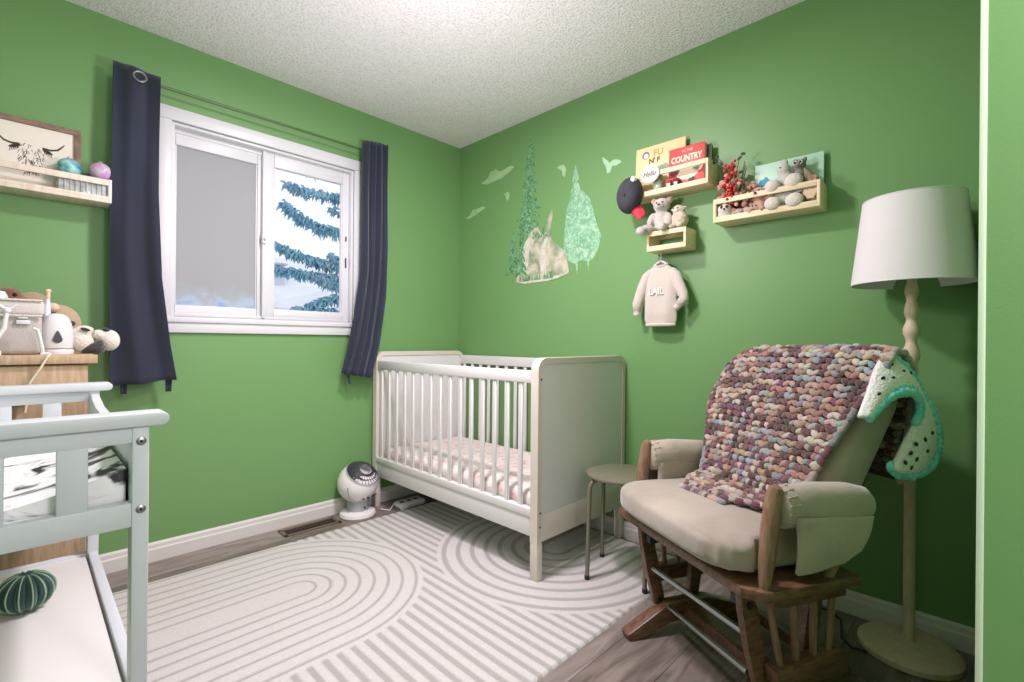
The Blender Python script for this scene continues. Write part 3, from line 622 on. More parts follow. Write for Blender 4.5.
def blob(p, d, nrm, ln, rad, col):
    d = d.normalized(); nrm = (nrm - d * nrm.dot(d)).normalized(); sd = nrm.cross(d)
    m = Matrix((d, sd, nrm)).transposed()
    n0 = len(q.b.verts)
    q.ell((0, 0, 0), (ln, rad, rad * 0.85), seg=6)
    q.b.verts.ensure_lookup_table(); vs = q.b.verts[n0:]
    bmesh.ops.transform(q.b, matrix=Matrix.Translation(p) @ m.to_4x4(), verts=vs)
    cols.extend([col] * len(vs))
NCOL, PS = 15, 0.0225
row = int(LT / PS)
yarn_i = 0; cc = R.choice(pal)
for j in range(row):
    s_ = (j + 0.5) * PS
    for i in range(NCOL):
        for h in (-1, 1):
            if R.random() < 0.72: cc = R.choice(pal)
            u = (i + 0.5 + 0.25 * h) / NCOL
            P0 = surf(u, s_); Pu = surf(min(1, u + 0.02), s_) - surf(max(0, u - 0.02), s_); Ps = surf(u, min(LT, s_ + 0.01)) - surf(u, max(0, s_ - 0.01))
            nrm = Pu.cross(Ps).normalized()
            if nrm.length < .5: nrm = Vector((1, 0, 0))
            nrm = -nrm if nrm.dot(Vector((1, 0, 1))) < 0 and s_ < 0.62 else nrm
            d = Pu.normalized() * h * 1.0 + Ps.normalized() * 0.62
            blob(P0 + nrm * (0.004 * R.random()) , d, nrm, 0.0172 * R.uniform(.9, 1.1), 0.0104 * R.uniform(.85, 1.15), tuple(min(1, c * R.uniform(.8, 1.15)) for c in cc))
for side in (0, 1):                                       # bound edge: one long plait
    k = 0; s_ = 0
    while s_ < LT:
        if R.random() < 0.5: cc = R.choice(pal[:]) if side == 0 else R.choice([lin((176, 170, 172))[:3], lin((196, 178, 168))[:3], lin((122, 74, 92))[:3], lin((150, 156, 160))[:3]])
        P0 = surf(side, s_); Ps = surf(side, min(LT, s_ + 0.01)) - surf(side, max(0, s_ - 0.01))
        blob(P0, Ps + Vector((0, 0.006 * (-1) ** k, 0)), Vector((1, 0, 0.4)), 0.020, 0.0125, cc); s_ += 0.021; k += 1
for i in range(14):                                       # loose folded roll at the seat end
    u = i / 13; cc = R.choice(pal)
    for jj in range(3):
        P0 = surf(u, 0) + Vector((-0.012 + 0.014 * jj, 0, -0.008)); blob(P0, surf(min(1, u + .05), 0) - surf(max(0, u - .05), 0), Vector((0, 0, 1)), 0.022, 0.012, R.choice(pal))
nv = len(q.b.verts)
# backing sheet so nothing shows through the stitches
q.grid(lambda u, v: surf(u, v * LT) - Vector((0.004, 0, 0.002)), 24, 60); cols.extend([lin((84, 52, 54))[:3]] * (len(q.b.verts) - nv))
kb = q.build('knit_blanket', kn, angle=180)
ca = kb.data.color_attributes.new('yarn', 'FLOAT_COLOR', 'POINT'); ca.data.foreach_set('color', np.array([(*c, 1) for c in cols], dtype=np.float32).ravel())
kb.location = GL; kb.rotation_euler = (0, 0, GA)
tag(kb, 'chunky knit blanket in plum, cream and grey yarn draped over the glider chair back', 'blanket')

# ================================================================== TURQUOISE AND WHITE CROCHET BLANKET
CW = mat('white crochet yarn', (240, 238, 238), 0.9, bump=0.9, bscale=150, bdist=0.006)
TQ = mat('turquoise yarn', (96, 206, 212), 0.9, bump=0.8, bscale=150, bdist=0.006, rgb2=(150, 226, 226), vscale=30)
bl = thing('crochet_blanket', 'white crochet blanket with turquoise scalloped edge under the knit blanket', 'blanket', GL, GA)
outer = [(-0.150, 0.835, 0.318), (-0.195, 0.900, 0.308), (-0.245, 0.955, 0.290), (-0.300, 0.990, 0.270), (-0.350, 1.000, 0.262), (-0.405, 0.955, 0.275), (-0.440, 0.885, 0.290), (-0.470, 0.820, 0.305), (-0.478, 0.750, 0.312), (-0.455, 0.690, 0.312), (-0.400, 0.662, 0.310), (-0.335, 0.662, 0.305), (-0.300, 0.685, 0.302)]
inner = [(-0.175, 0.835, 0.330), (-0.215, 0.868, 0.332), (-0.255, 0.890, 0.332), (-0.300, 0.900, 0.332), (-0.345, 0.896, 0.330), (-0.375, 0.872, 0.325), (-0.385, 0.840, 0.320), (-0.365, 0.805, 0.318), (-0.345, 0.770, 0.314), (-0.328, 0.740, 0.312), (-0.312, 0.715, 0.310), (-0.300, 0.696, 0.308), (-0.290, 0.680, 0.306)]
def catm(P, n=5):
    P = [Vector((p[0], p[2], p[1])) for p in P]; o = []
    for i in range(len(P) - 1):
        a, b_, c, d = P[max(i - 1, 0)], P[i], P[i + 1], P[min(i + 2, len(P) - 1)]
        for k in range(n):
            t_ = k / n; o.append(0.5 * ((2 * b_) + (c - a) * t_ + (2 * a - 5 * b_ + 4 * c - d) * t_ ** 2 + (3 * b_ - a - 3 * c + d) * t_ ** 3))
    o.append(P[-1]); return o
oc, ic = catm(outer), catm(inner); q = MB()
V = [[q.b.verts.new(a.lerp(c, t_ / 6) + Vector((0, 0.012 * math.sin(PI * t_ / 6), 0))) for t_ in range(7)] for a, c in zip(oc, ic)]
for i in range(len(V) - 1):
    for k in range(6): q.b.faces.new((V[i][k], V[i][k + 1], V[i + 1][k + 1], V[i + 1][k]))
solid(q.build('crochet_panel', CW, bl, angle=180), 0.012)
q = MB()
def scallop(pts, w_, step=2, seed=1):
    rr = random.Random(seed)
    for i in range(0, len(pts), step): q.ell(pts[i] + Vector((0, 0.004, 0)), (w_ * rr.uniform(.85, 1.15), 0.011, w_ * rr.uniform(.85, 1.15)), seg=7)
scallop([p.lerp(c, 0.84) for p, c in zip(oc[:34], ic[:34])], 0.011, 2, 4); scallop(ic[:36], 0.0135, 2); scallop(ic[1:35], 0.0115, 2, 9); q.build('scalloped_edge', TQ, bl, angle=180, label='inner turquoise crochet edge'); q = MB(); scallop(oc[20:], 0.0165, 2, 2); scallop(oc[21:], 0.013, 2, 12)
scallop([p.lerp(c, 0.16) for p, c in zip(oc[24:], ic[24:])], 0.012, 2, 3)
q.build('scalloped_edge', TQ, bl, angle=180, label='outer turquoise scalloped crochet edge')
q = MB(); rr = random.Random(5)
for i, f_ in ((6, .4), (10, .25), (13, .5), (16, .2), (19, .45), (23, .3), (40, .6), (43, .45), (47, .6), (46, .85), (51, .5), (51, .8), (38, .4), (42, .82)):
    p = oc[i].lerp(ic[i], f_) + Vector((0, 0.0165, 0)); q.ell(p, (0.0085, 0.003, 0.006), rot=(0, rr.uniform(-1, 1), 0), seg=6)
q.build('stitch_pattern', mat('gaps in crochet', (54, 62, 58), 0.9), bl)

# ================================================================== FLOOR LAMP
la = thing('floor_lamp', 'whitewashed turned wood floor lamp with white drum shade by the right wall', 'lamp', (-0.137, -2.572, 0))
q = MB(); q.lathe([(0.0, 0), (0.134, 0), (0.140, 0.006), (0.140, 0.022), (0.132, 0.030), (0.110, 0.036), (0.04, 0.046), (0.0, 0.048)], seg=56); q.build('base', LAMPW, la)
def lz(z): return z
pr = [(0.0, 0.046), (0.0165, 0.046), (0.0165, 0.93), (0.019, 0.940), (0.019, 0.950), (0.0165, 0.955), (0.016, 0.965), (0.0225, 0.985), (0.0240, 1.003), (0.021, 1.020), (0.0155, 1.036), (0.0145, 1.045), (0.017, 1.056), (0.0225, 1.070), (0.0235, 1.085), (0.019, 1.100), (0.0145, 1.112), (0.0145, 1.120), (0.0195, 1.135), (0.0205, 1.150), (0.017, 1.168), (0.0135, 1.180), (0.017, 1.196), (0.0195, 1.212), (0.0165, 1.228), (0.013, 1.24), (0.013, 1.29), (0.0, 1.29)]
pr = [(r_, z) for r_, z in pr]
q = MB(); q.lathe(pr, seg=28); q.build('pole', LAMPW, la, angle=60)
q = MB()
prf = [(0.166, 1.236), (0.168, 1.2365), (0.136, 1.522), (0.134, 1.522), (0.166, 1.236)]
q.lathe(prf, seg=64, cap=False); shd = q.build('lamp_shade', SHADE, la, angle=50)
q = MB()
for z, r_ in ((1.2385, 0.1665), (1.520, 0.1355)): MB().tube([(r_ * math.cos(a), r_ * math.sin(a), z) for a in [2 * PI * k / 48 for k in range(48)]], 0.0022, 6, closed=True).build('shade_ring', VINYL, shd)
for k in range(3):
    a = 2 * PI * k / 3; q.tube([(0.02 * math.cos(a), 0.02 * math.sin(a), 1.30), (0.1665 * math.cos(a), 0.1665 * math.sin(a), 1.2395)], 0.002, 6)
q.build('shade_spider', VINYL, shd)
q = MB(); q.lathe([(0.0, 1.29), (0.02, 1.29), (0.02, 1.33), (0.012, 1.335), (0.012, 1.345), (0.028, 1.375), (0.030, 1.395), (0.02, 1.42), (0, 1.427)], seg=24); q.build('bulb', PLA, la)
q = MB(); q.tube([(-0.10, 0.10, 0.005), (-0.11, 0.14, 0.005), (-0.07, 0.175, 0.005), (0.0, 0.19, 0.005), (0.06, 0.20, 0.005), (0.10, 0.24, 0.005), (0.11, 0.40, 0.005)], 0.004, 8)
q.build('power_cord', BLACK, la, label='black power cord on the floor')

# ================================================================== WALL SHELVES (open wooden rack shelves)
def rack(x0, x1, z0, z1, axis, m, depth=0.105):
    """returns five boxes in wall coordinates: run along a0..a1"""
    pass
def wall_rack(name, label, y0, y1, z0, z1, group='pale wood rack shelves on the right wall'):
    """on the right wall; y0 > y1 (y0 is nearer the room corner)"""
    t_ = thing(name, label, 'shelf', (WX, (y0 + y1) / 2, z0), 0, group)
    hw = abs(y0 - y1) / 2; h = z1 - z0; D = 0.115
    for s_ in (-1, 1):
        a, b_ = (s_ * hw, s_ * (hw - 0.012)); MB().box((-D, min(a, b_), 0), (0, max(a, b_), h), 0.002).build('side_panel', BEKV, t_)
    MB().box((-D, -hw + 0.011, 0.0), (0, hw - 0.011, 0.012), 0.001).build('bottom_board', BEKV, t_)
    MB().box((-D, -hw + 0.0121, 0.010), (-D + 0.010, hw - 0.0121, 0.024), 0.001).build('front_lip', BEKV, t_)
    MB().box((-D, -hw + 0.0121, h - 0.022), (-D + 0.010, hw - 0.0121, h), 0.001).build('front_rail', BEKV, t_)
    MB().box((-0.010, -hw + 0.0115, h - 0.022), (0, hw - 0.0115, h), 0.001).build('back_rail', BEKV, t_)
    return t_
wall_rack('wall_shelf', 'pale wood rack shelf holding the books above the hanging sweater', -1.478, -1.870, 1.744, 1.856)
wall_rack('wall_shelf', 'long pale wood rack shelf with plush toys and berry stems', -1.893, -2.298, 1.560, 1.662)
wall_rack('wall_shelf', 'short pale wood rack shelf under the book shelf, hung with a sweater', -1.573, -1.770, 1.473, 1.566)
def on_right(px_y, z, off): return (WX - off, px_y, z)
RXW = (PI / 2, 0, -PI / 2)                                  # lettering facing -x
def book(name, label, yc, w_, z0, h, t_, off, rgb, tilt_=0.0):
    o = thing(name, label, 'book', (WX - off, yc, z0), 0); o.rotation_euler = (0, tilt_, 0)
    c = mat('cover ' + str(rgb), rgb, 0.4)
    q = MB(); q.box((-t_, -w_ / 2, 0), (-t_ + 0.0025, w_ / 2, h), 0.001); q.box((-0.0025, -w_ / 2, 0), (0, w_ / 2, h), 0.001); q.box((-t_ + .0005, w_ / 2 - 0.003, 0), (-.0005, w_ / 2, h), 0.001); q.build('cover', c, o)
    MB().box((-t_ + 0.0026, -w_ / 2 + 0.003, 0.003), (-0.0026, w_ / 2 - 0.0035, h - 0.003)).build('pages', mat('book pages', (236, 230, 214), 0.8), o, smooth=False)
    return o
INK = mat('dark ink', (70, 60, 60), 0.6); REDINK = mat('red ink', (206, 84, 80), 0.6); CREAM = mat('cream print', (244, 232, 206), 0.6); SAGE = mat('sage print', (158, 184, 156), 0.6); MUST = mat('ochre print', (206, 160, 96), 0.6); BLUEI = mat('slate blue print', (112, 118, 156), 0.6)
def disc(name, m, parent, x, y, z, ry_, rz_, t_=0.0006, n=24, wob=0.0, seed=1):
    rr = random.Random(seed); q = MB(); q.prism([(y + ry_ * math.cos(2 * PI * k / n) * (1 + wob * rr.uniform(-1, 1)), z + rz_ * math.sin(2 * PI * k / n) * (1 + wob * rr.uniform(-1, 1))) for k in range(n)], x - t_, x, 'yz')
    return q.build(name, m, parent, smooth=False)
bk1 = book('picture_book', 'large cream picture book at the back of the book shelf', -1.595, 0.262, 1.757, 0.262, 0.012, 0.030, (238, 216, 164), 0.05)
F1 = -0.0125
lettering('title_lettering', 'FU', 0.046, MUST, bk1, (F1, 0.008, 0.220), RXW, bold=0.001)
lettering('title_lettering', "N' F", 0.034, INK, bk1, (F1, 0.028, 0.184), RXW, bold=0.001)
disc('cover_picture', BLUEI, bk1, F1, 0.076, 0.220, 0.020, 0.020); disc('cover_picture', CREAM, bk1, F1 - 0.0006, 0.074, 0.216, 0.013, 0.013)
disc('cover_picture', SAGE, bk1, F1, -0.02, 0.130, 0.036, 0.028, wob=.2); disc('cover_picture', REDINK, bk1, F1, 0.062, 0.150, 0.030, 0.010, wob=.3, seed=3); disc('cover_picture', MUST, bk1, F1, -0.082, 0.205, 0.034, 0.010, wob=.3, seed=5)
disc('cover_picture', SAGE, bk1, F1, -0.07, 0.185, 0.012, 0.012, wob=.3, seed=7)
bk2 = book('picture_book', 'red picture book titled COUNTRY leaning at the right of the book shelf', -1.748, 0.172, 1.757, 0.196, 0.026, 0.050, (222, 84, 82), 0.05)
F2 = -0.0265
lettering('title_lettering', 'COUNTRY', 0.040, CREAM, bk2, (F2, 0.000, 0.138), (PI / 2, 0, -PI / 2), bold=0.0014, width=0.150)
lettering('title_lettering', 'IN THE', 0.017, CREAM, bk2, (F2, -0.005, 0.174), RXW)
disc('cover_picture', CREAM, bk2, F2, -0.01, 0.075, 0.055, 0.040, wob=.1); disc('cover_picture', mat('brown print', (120, 66, 56), .6), bk2, F2 - .0004, 0.055, 0.080, 0.025, 0.018, wob=.2); disc('cover_picture', CREAM, bk2, F2, -0.058, 0.090, 0.024, 0.026, wob=.1); disc('cover_picture', INK, bk2, F2 - .0006, -0.030, 0.030, 0.016, 0.012, wob=.4)
bk3 = book('picture_book', 'small dark green book just behind the red picture book', -1.800, 0.105, 1.757, 0.188, 0.018, 0.026, (70, 84, 62), 0.02)
# oval greeting sign and small jar in front of the books
sg = thing('greeting_sign', 'small white oval sign with Hello in script on the book shelf', 'sign', (WX - 0.1165, -1.590, 1.785))
q = MB(); q.prism([(0.051 * math.cos(2 * PI * k / 32), 0.060 + 0.043 * math.sin(2 * PI * k / 32)) for k in range(32)], -0.006, 0, 'yz', 0.001); q.build('plaque', mat('white plaque', (216, 208, 198), 0.5), sg)
lettering('lettering', 'Hello', 0.036, mat('brown script', (86, 60, 56), .6), sg, (-0.0065, 0.002, 0.060), RXW, shear=0.4, width=0.068)
jr = thing('glass_jar', 'small pale green glass jar beside the Hello sign', 'jar', (WX - 0.075, -1.612, 1.7575))
q = MB(); q.lathe([(0, 0), (0.020, 0), (0.023, 0.006), (0.023, 0.05), (0.016, 0.062), (0.016, 0.07), (0, 0.07)], seg=24); q.build('body', mat('pale green glass', (178, 196, 176), 0.15), jr)
q = MB(); q.lathe([(0, 0.07), (0.019, 0.07), (0.019, 0.086), (0.012, 0.096), (0, 0.098)], seg=24); q.build('lid', mat('sage lid', (150, 172, 148), 0.5), jr)
for yy, rgb, nm in ((-1.672, (150, 62, 56), 'maroon'), (-1.708, (96, 36, 34), 'dark red')):
    bx2 = thing('toy_block', nm + ' toy block lying inside the book shelf below the red book', 'toy', (WX - 0.088, yy, 1.757), 0.3)
    q = MB(); q.box((-0.014, -0.015, 0), (0.014, 0.015, 0.046), 0.004); q.build('body', mat('block ' + nm, rgb, 0.6), bx2)
    q = MB(); q.box((-0.0152, -0.008, 0.014), (-0.0138, 0.008, 0.030), 0.001); q.build('inset', CREAM, bx2)

# ---------------- plush builder
def plush(name, label, loc, rz, body, m, parts=(), s=1.0, cat='plush toy', vox=None, rotx=0):
    """body: ellipsoids fused to one surface; parts: (part name, material, [ellipsoids])"""
    o = thing(name, label, cat, loc, rz); o.scale = (s, s, s)
    q = MB()
    for e in body: q.ell(e[0], e[1], rot=e[2] if len(e) > 2 else None, seg=12)
    remesh(q.build('body', m, o, angle=180), vox or 0.005)
    for nm, pm, es in parts:
        q = MB()
        for e in es: q.ell(e[0], e[1], rot=e[2] if len(e) > 2 else None, seg=8)
        q.build(nm, pm, o, angle=180)
    return o
EYE = mat('black bead', (14, 14, 16), 0.15)
# local frame of toys: face looks along -x (towards the room), y sideways, z up
plush('teddy_bear', 'grey white plush teddy bear sitting on the short shelf, leg hanging over', (WX - 0.075, -1.632, 1.566), 0.15,
      [((0, 0, 0.055), (0.036, 0.040, 0.055)), ((-0.008, 0, 0.128), (0.034, 0.040, 0.035)), ((-0.036, 0, 0.118), (0.016, 0.019, 0.015)), ((0, 0.038, 0.153), (0.011, 0.017, 0.017)), ((0, -0.038, 0.153), (0.011, 0.017, 0.017)),
       ((-0.022, 0.045, 0.062), (0.018, 0.017, 0.036), (0.3, 0.3, 0)), ((-0.022, -0.040, 0.055), (0.018, 0.017, 0.036), (-0.2, 0.3, 0)),
       ((-0.042, 0.052, 0.014), (0.036, 0.021, 0.019), (0, 0.2, -0.7)), ((-0.075, 0.078, 0.002), (0.018, 0.024, 0.021)), ((-0.045, -0.022, 0.016), (0.034, 0.020, 0.018)), ((-0.070, -0.020, 0.014), (0.014, 0.021, 0.022))], PLG,
      [('eye', EYE, [((-0.040, 0.014, 0.135), (0.003, 0.004, 0.004))]), ('eye', EYE, [((-0.040, -0.014, 0.135), (0.003, 0.004, 0.004))]), ('nose', mat('plush nose', (96, 78, 72), 0.6), [((-0.052, 0, 0.123), (0.004, 0.007, 0.005))]),
       ('inner_ear', PLP, [((-0.011, 0.039, 0.154), (0.004, 0.011, 0.011))]), ('inner_ear', PLP, [((-0.011, -0.039, 0.154), (0.004, 0.011, 0.011))])])
LMB = mat('woolly cream plush', (228, 216, 192), 0.95, bump=1.0, bscale=70, bdist=0.012, var=0.15, vscale=40)
plush('plush_lamb', 'round woolly cream plush lamb beside the grey teddy bear', (WX - 0.068, -1.716, 1.566), -0.1,
      [((0, 0, 0.044), (0.036, 0.044, 0.042)), ((-0.002, 0.004, 0.094), (0.026, 0.028, 0.024)), ((0, 0.03, 0.10), (0.012, 0.016, 0.008)), ((0, -0.024, 0.10), (0.012, 0.016, 0.008)), ((-0.030, 0.022, 0.012), (0.022, 0.014, 0.012)), ((-0.030, -0.024, 0.012), (0.022, 0.014, 0.012))], LMB,
      [('muzzle', PLW, [((-0.020, 0.004, 0.088), (0.014, 0.014, 0.012))]), ('eye', EYE, [((-0.028, 0.014, 0.098), (0.002, 0.003, 0.003))]), ('eye', EYE, [((-0.028, -0.006, 0.098), (0.002, 0.003, 0.003))])])
# toys on the long shelf  (shelf floor z = 1.572)
SZ = 1.572
gbk = book('picture_board', 'pale mint picture board standing behind the toys on the long shelf', -2.163, 0.255, SZ, 0.225, 0.010, 0.020, (178, 214, 192), 0.03)
disc('print', mat('blue splash print', (72, 160, 190), .6), gbk, -0.0105, 0.092, 0.148, 0.022, 0.016, wob=.45, seed=4); disc('print', mat('pale print', (206, 226, 208), .6), gbk, -0.0105, -0.03, 0.17, 0.04, 0.02, wob=.2)
plush('plush_panda', 'tiny white plush panda at the left end inside the long shelf', (WX - 0.090, -1.935, SZ), 0.2,
      [((0, 0, 0.024), (0.022, 0.030, 0.024)), ((-0.006, 0.0, 0.044), (0.024, 0.029, 0.024))], PLW,
      [('ear', PLK, [((0, 0.022, 0.070), (0.008, 0.009, 0.009))]), ('ear', PLK, [((0, -0.022, 0.066), (0.008, 0.009, 0.009))]), ('eye_patch', PLK, [((-0.027, 0.010, 0.050), (0.004, 0.006, 0.008))]), ('eye_patch', PLK, [((-0.027, -0.011, 0.050), (0.004, 0.006, 0.008))]), ('nose', EYE, [((-0.030, 0, 0.040), (0.003, 0.005, 0.004))])], vox=0.004)
plush('plush_snake', 'grey striped plush caterpillar lying along the inside of the long shelf', (WX - 0.080, -2.005, SZ), 0,
      [((0, 0.034 - 0.017 * k, 0.020 + 0.003 * (k % 2)), (0.019, 0.017, 0.019)) for k in range(5)] + [((-0.003, -0.052, 0.026), (0.020, 0.020, 0.022))], mat('olive grey plush', (128, 120, 104), .95, bump=.6, bscale=120, rgb2=(196, 190, 176), vscale=30),
      [('eye', EYE, [((-0.02, -0.045, 0.036), (0.003, 0.003, 0.003))]), ('eye', EYE, [((-0.02, -0.060, 0.036), (0.003, 0.003, 0.003))])], vox=0.004)
plush('plush_dog', 'brown spotted plush puppy between the berries and the grey rabbit', (WX - 0.070, -2.070, SZ), 0,
      [((0, 0, 0.036), (0.030, 0.032, 0.036)), ((-0.008, 0.004, 0.088), (0.028, 0.030, 0.028)), ((-0.034, 0.004, 0.080), (0.015, 0.015, 0.012)), ((-0.028, 0.026, 0.014), (0.024, 0.013, 0.014)), ((-0.028, -0.022, 0.014), (0.024, 0.013, 0.014)), ((-0.005, -0.045, 0.070), (0.022, 0.020, 0.028))], PLP,
      [('ear', PLB, [((-0.006, 0.034, 0.090), (0.009, 0.009, 0.020))]), ('ear', PLB, [((-0.006, -0.026, 0.092), (0.009, 0.009, 0.020))]), ('nose', EYE, [((-0.048, 0.004, 0.084), (0.004, 0.006, 0.004))]), ('eye', EYE, [((-0.032, 0.014, 0.098), (0.003, 0.003, 0.003))]), ('eye', EYE, [((-0.032, -0.006, 0.098), (0.003, 0.003, 0.003))])])
plush('plush_rabbit', 'big white and grey plush rabbit with round feet over the long shelf rail', (WX - 0.062, -2.172, SZ), 0.05,
      [((0, 0, 0.050), (0.034, 0.048, 0.048)), ((-0.004, 0.006, 0.112), (0.030, 0.036, 0.048)), ((-0.006, 0.012, 0.168), (0.028, 0.026, 0.026)), ((-0.002, 0.012, 0.196), (0.014, 0.016, 0.018)),
       ((-0.020, 0.048, 0.090), (0.018, 0.016, 0.034), (0.5, 0.2, 0)), ((-0.020, -0.044, 0.092), (0.018, 0.020, 0.036), (-0.4, 0.2, 0)),
       ((-0.024, 0.038, 0.030), (0.034, 0.024, 0.022)), ((-0.024, -0.036, 0.030), (0.034, 0.024, 0.022))], mat('silver plush', (196, 196, 188), .95, bump=.7, bscale=130, bdist=.006, sheen=.5),
      [('foot', PLW, [((-0.052, 0.044, 0.028), (0.016, 0.030, 0.026))]), ('foot', PLW, [((-0.052, -0.034, 0.028), (0.016, 0.032, 0.028))]), ('paw', PLW, [((-0.042, 0.045, 0.100), (0.022, 0.029, 0.027))]), ('paw', PLW, [((-0.042, -0.030, 0.106), (0.024, 0.034, 0.030))]),
       ('eye', EYE, [((-0.032, 0.020, 0.172), (0.003, 0.003, 0.003))])])
plush('plush_raccoon', 'small grey plush raccoon with ringed eyes behind the rabbit\'s shoulder', (WX - 0.060, -2.216, SZ + 0.11), -0.1,
      [((0, 0, 0.024), (0.024, 0.022, 0.034)), ((-0.006, 0, 0.066), (0.024, 0.024, 0.022)), ((-0.022, 0, 0.060), (0.014, 0.012, 0.010)), ((0, 0.018, 0.086), (0.007, 0.009, 0.010)), ((0, -0.018, 0.086), (0.007, 0.009, 0.010))], mat('mid grey plush', (126, 130, 120), .95, bump=.6, bscale=140),
      [('eye_ring', PLW, [((-0.026, 0.010, 0.070), (0.004, 0.009, 0.009))]), ('eye_ring', PLW, [((-0.026, -0.010, 0.070), (0.004, 0.009, 0.009))]), ('eye', EYE, [((-0.030, 0.010, 0.070), (0.003, 0.005, 0.005))]), ('eye', EYE, [((-0.030, -0.010, 0.070), (0.003, 0.005, 0.005))])], vox=0.004)
gn = thing('gnome', 'tan fabric gnome with pointed hat at the right end of the long shelf', 'figurine', (WX - 0.065, -2.262, SZ))
q = MB(); q.ell((0, 0, 0.034), (0.026, 0.026, 0.036)); remesh(q.build('body', PLT, gn), 0.004)
q = MB(); q.tube([(0, 0.0, 0.075), (0, 0.006, 0.10), (-0.002, 0.016, 0.13), (-0.004, 0.030, 0.160)], [0.033, 0.027, 0.015, 0.003], 20); q.build('hat', mat('taupe felt', (150, 132, 112), .95, bump=.4, bscale=90), gn)
q = MB()
for k in range(7): q.tube([(-0.020, -0.018 + 0.006 * k, 0.078), (-0.034, -0.018 + 0.006 * k, 0.052), (-0.034, (-0.018 + 0.006 * k) * .5, 0.026)], [0.006, 0.008, 0.002], 7)
q.build('beard', mat('cream beard', (222, 200, 174), .95), gn)
MB().ell((-0.034, 0, 0.074), (0.008, 0.008, 0.008), seg=8).build('nose', PLP, gn)
MB().ell((-0.02, 0.026, 0.040), (0.010, 0.008, 0.020), seg=8).build('arm', PLT, gn)
plush('plush_mouse', 'tiny pink plush mouse at the far right on the long shelf', (WX - 0.085, -2.278, SZ + 0.06), 0,
      [((0, 0, 0.020), (0.014, 0.010, 0.020)), ((-0.004, 0.0, 0.044), (0.012, 0.010, 0.011))], PLP, [('ear', PLP, [((0, 0.008, 0.056), (0.003, 0.006, 0.006))]), ('eye', EYE, [((-0.014, 0.003, 0.046), (0.002, 0.002, 0.002))])], vox=0.003)
# red berry spray
bs = thing('berry_bouquet', 'spray of red berries and dried pinkish flowers standing in the long shelf', 'dried flowers', (WX - 0.060, -1.975, SZ)); bs.scale = (1.25, 1.25, 1.3)
q = MB(); R = random.Random(21); stems = []
for k in range(16):
    a = R.uniform(-0.055, 0.050); h = R.uniform(0.09, 0.20); top = Vector((R.uniform(-0.03, 0.01), 0.012 + a * 1.15, h)); stems.append(top)
    q.tube([(0, 0.01 * R.uniform(-1, 1), 0.0), (top.x * .5, 0.01 + a * .5, h * .5), top], 0.0014, 5)
curl = [(0, 0.012, 0.10), (-0.01, 0.030, 0.165), (-0.012, 0.048, 0.200), (-0.012, 0.066, 0.222), (-0.012, 0.078, 0.222), (-0.012, 0.080, 0.210), (-0.012, 0.072, 0.206)]
q.tube(curl, 0.0013, 5); q.tube([(-0.01, 0.030, 0.165), (-0.01, 0.056, 0.196), (-0.01, 0.050, 0.184)], 0.0012, 5)
q.tube([(-.01, 0.0, 0.15), (-.01, -0.010, 0.20), (-.01, -0.022, 0.212)], 0.0012, 5); q.build('stem', mat('twig brown', (92, 70, 54), .8), bs)
q = MB()
for i in range(95):
    z = R.uniform(0.02, 0.185); yy = 0.018 + (z - 0.1) * -0.10 + R.gauss(0, 0.013); q.ell((R.uniform(-0.045, -0.005), yy, z), (0.0052, 0.0056, 0.0052), seg=5)
q.build('berries', mat('red berry', (206, 44, 46), .35), bs, label='red berries')
q = MB()
for i in range(110):
    z = R.uniform(0.0, 0.125); yy = R.uniform(-0.062, 0.062); q.ell((R.uniform(-0.035, 0.02), yy, z), (0.007, 0.009, 0.006), rot=(R.random(), R.random(), 0), seg=5)
for i in range(8):
    z = R.uniform(0.12, 0.16); q.ell((R.uniform(-0.035, 0.02), R.uniform(0.02, 0.05), z), (0.007, 0.010, 0.007), seg=5)
q.build('dried_blossom', PLP, bs)
q = MB()
for p in ((-.01, 0.066, 0.222), (-.01, 0.074, 0.206), (-.01, 0.052, 0.196), (-.01, -0.010, 0.20), (-.01, -0.022, 0.212), (-.01, 0.03, 0.175), (-.01, 0.058, 0.05), (-.01, 0.060, 0.09), (-0.02, -0.018, 0.15), (-0.02, -0.03, 0.12)): q.ell(p, (0.003, 0.009, 0.005), rot=(R.uniform(-1, 1), 0, 0), seg=5)
q.build('leaf', mat('dark leaf', (66, 70, 52), .7), bs)

# ================================================================== CAP
cp = thing('baseball_cap', 'dark grey baseball cap with red brim hanging off the book shelf\'s left end', 'cap', (WX - 0.116, -1.488, 1.752))
CAPG = mat('charcoal cap cloth', (62, 62, 70), .9, bump=.4, bscale=200); CAPR = mat('red brim', (222, 52, 72), .7)
q = MB()
def capf(u, v):
    a = 2 * PI * u; ph = (PI / 2) * v; r_ = math.cos(ph) ** 0.75 if v < 1 else 0
    y = 0.068 * r_ * math.cos(a) + 0.004; z = 0.090 * r_ * math.sin(a) + 0.012
    return (-0.002 - 0.075 * math.sin(ph) ** 1.0, y + 0.10 * 0 - 0.012 * math.sin(ph), z - 0.018 * math.sin(ph))
q.grid(capf, 40, 14); bmesh.ops.remove_doubles(q.b, verts=q.b.verts, dist=0.0005); solid(q.build('crown', CAPG, cp, angle=180), 0.003)
q = MB()
for k in range(3): q.tube([Vector(capf(k / 6 + 0.05, v / 10)) + Vector((-.001, 0, 0)) for v in range(11)], 0.0016, 5)
q.ell((-0.078, -0.008, -0.006), (0.005, 0.006, 0.006), seg=8); q.build('seam', mat('cap seam', (44, 44, 50), .9), cp)
q = MB()
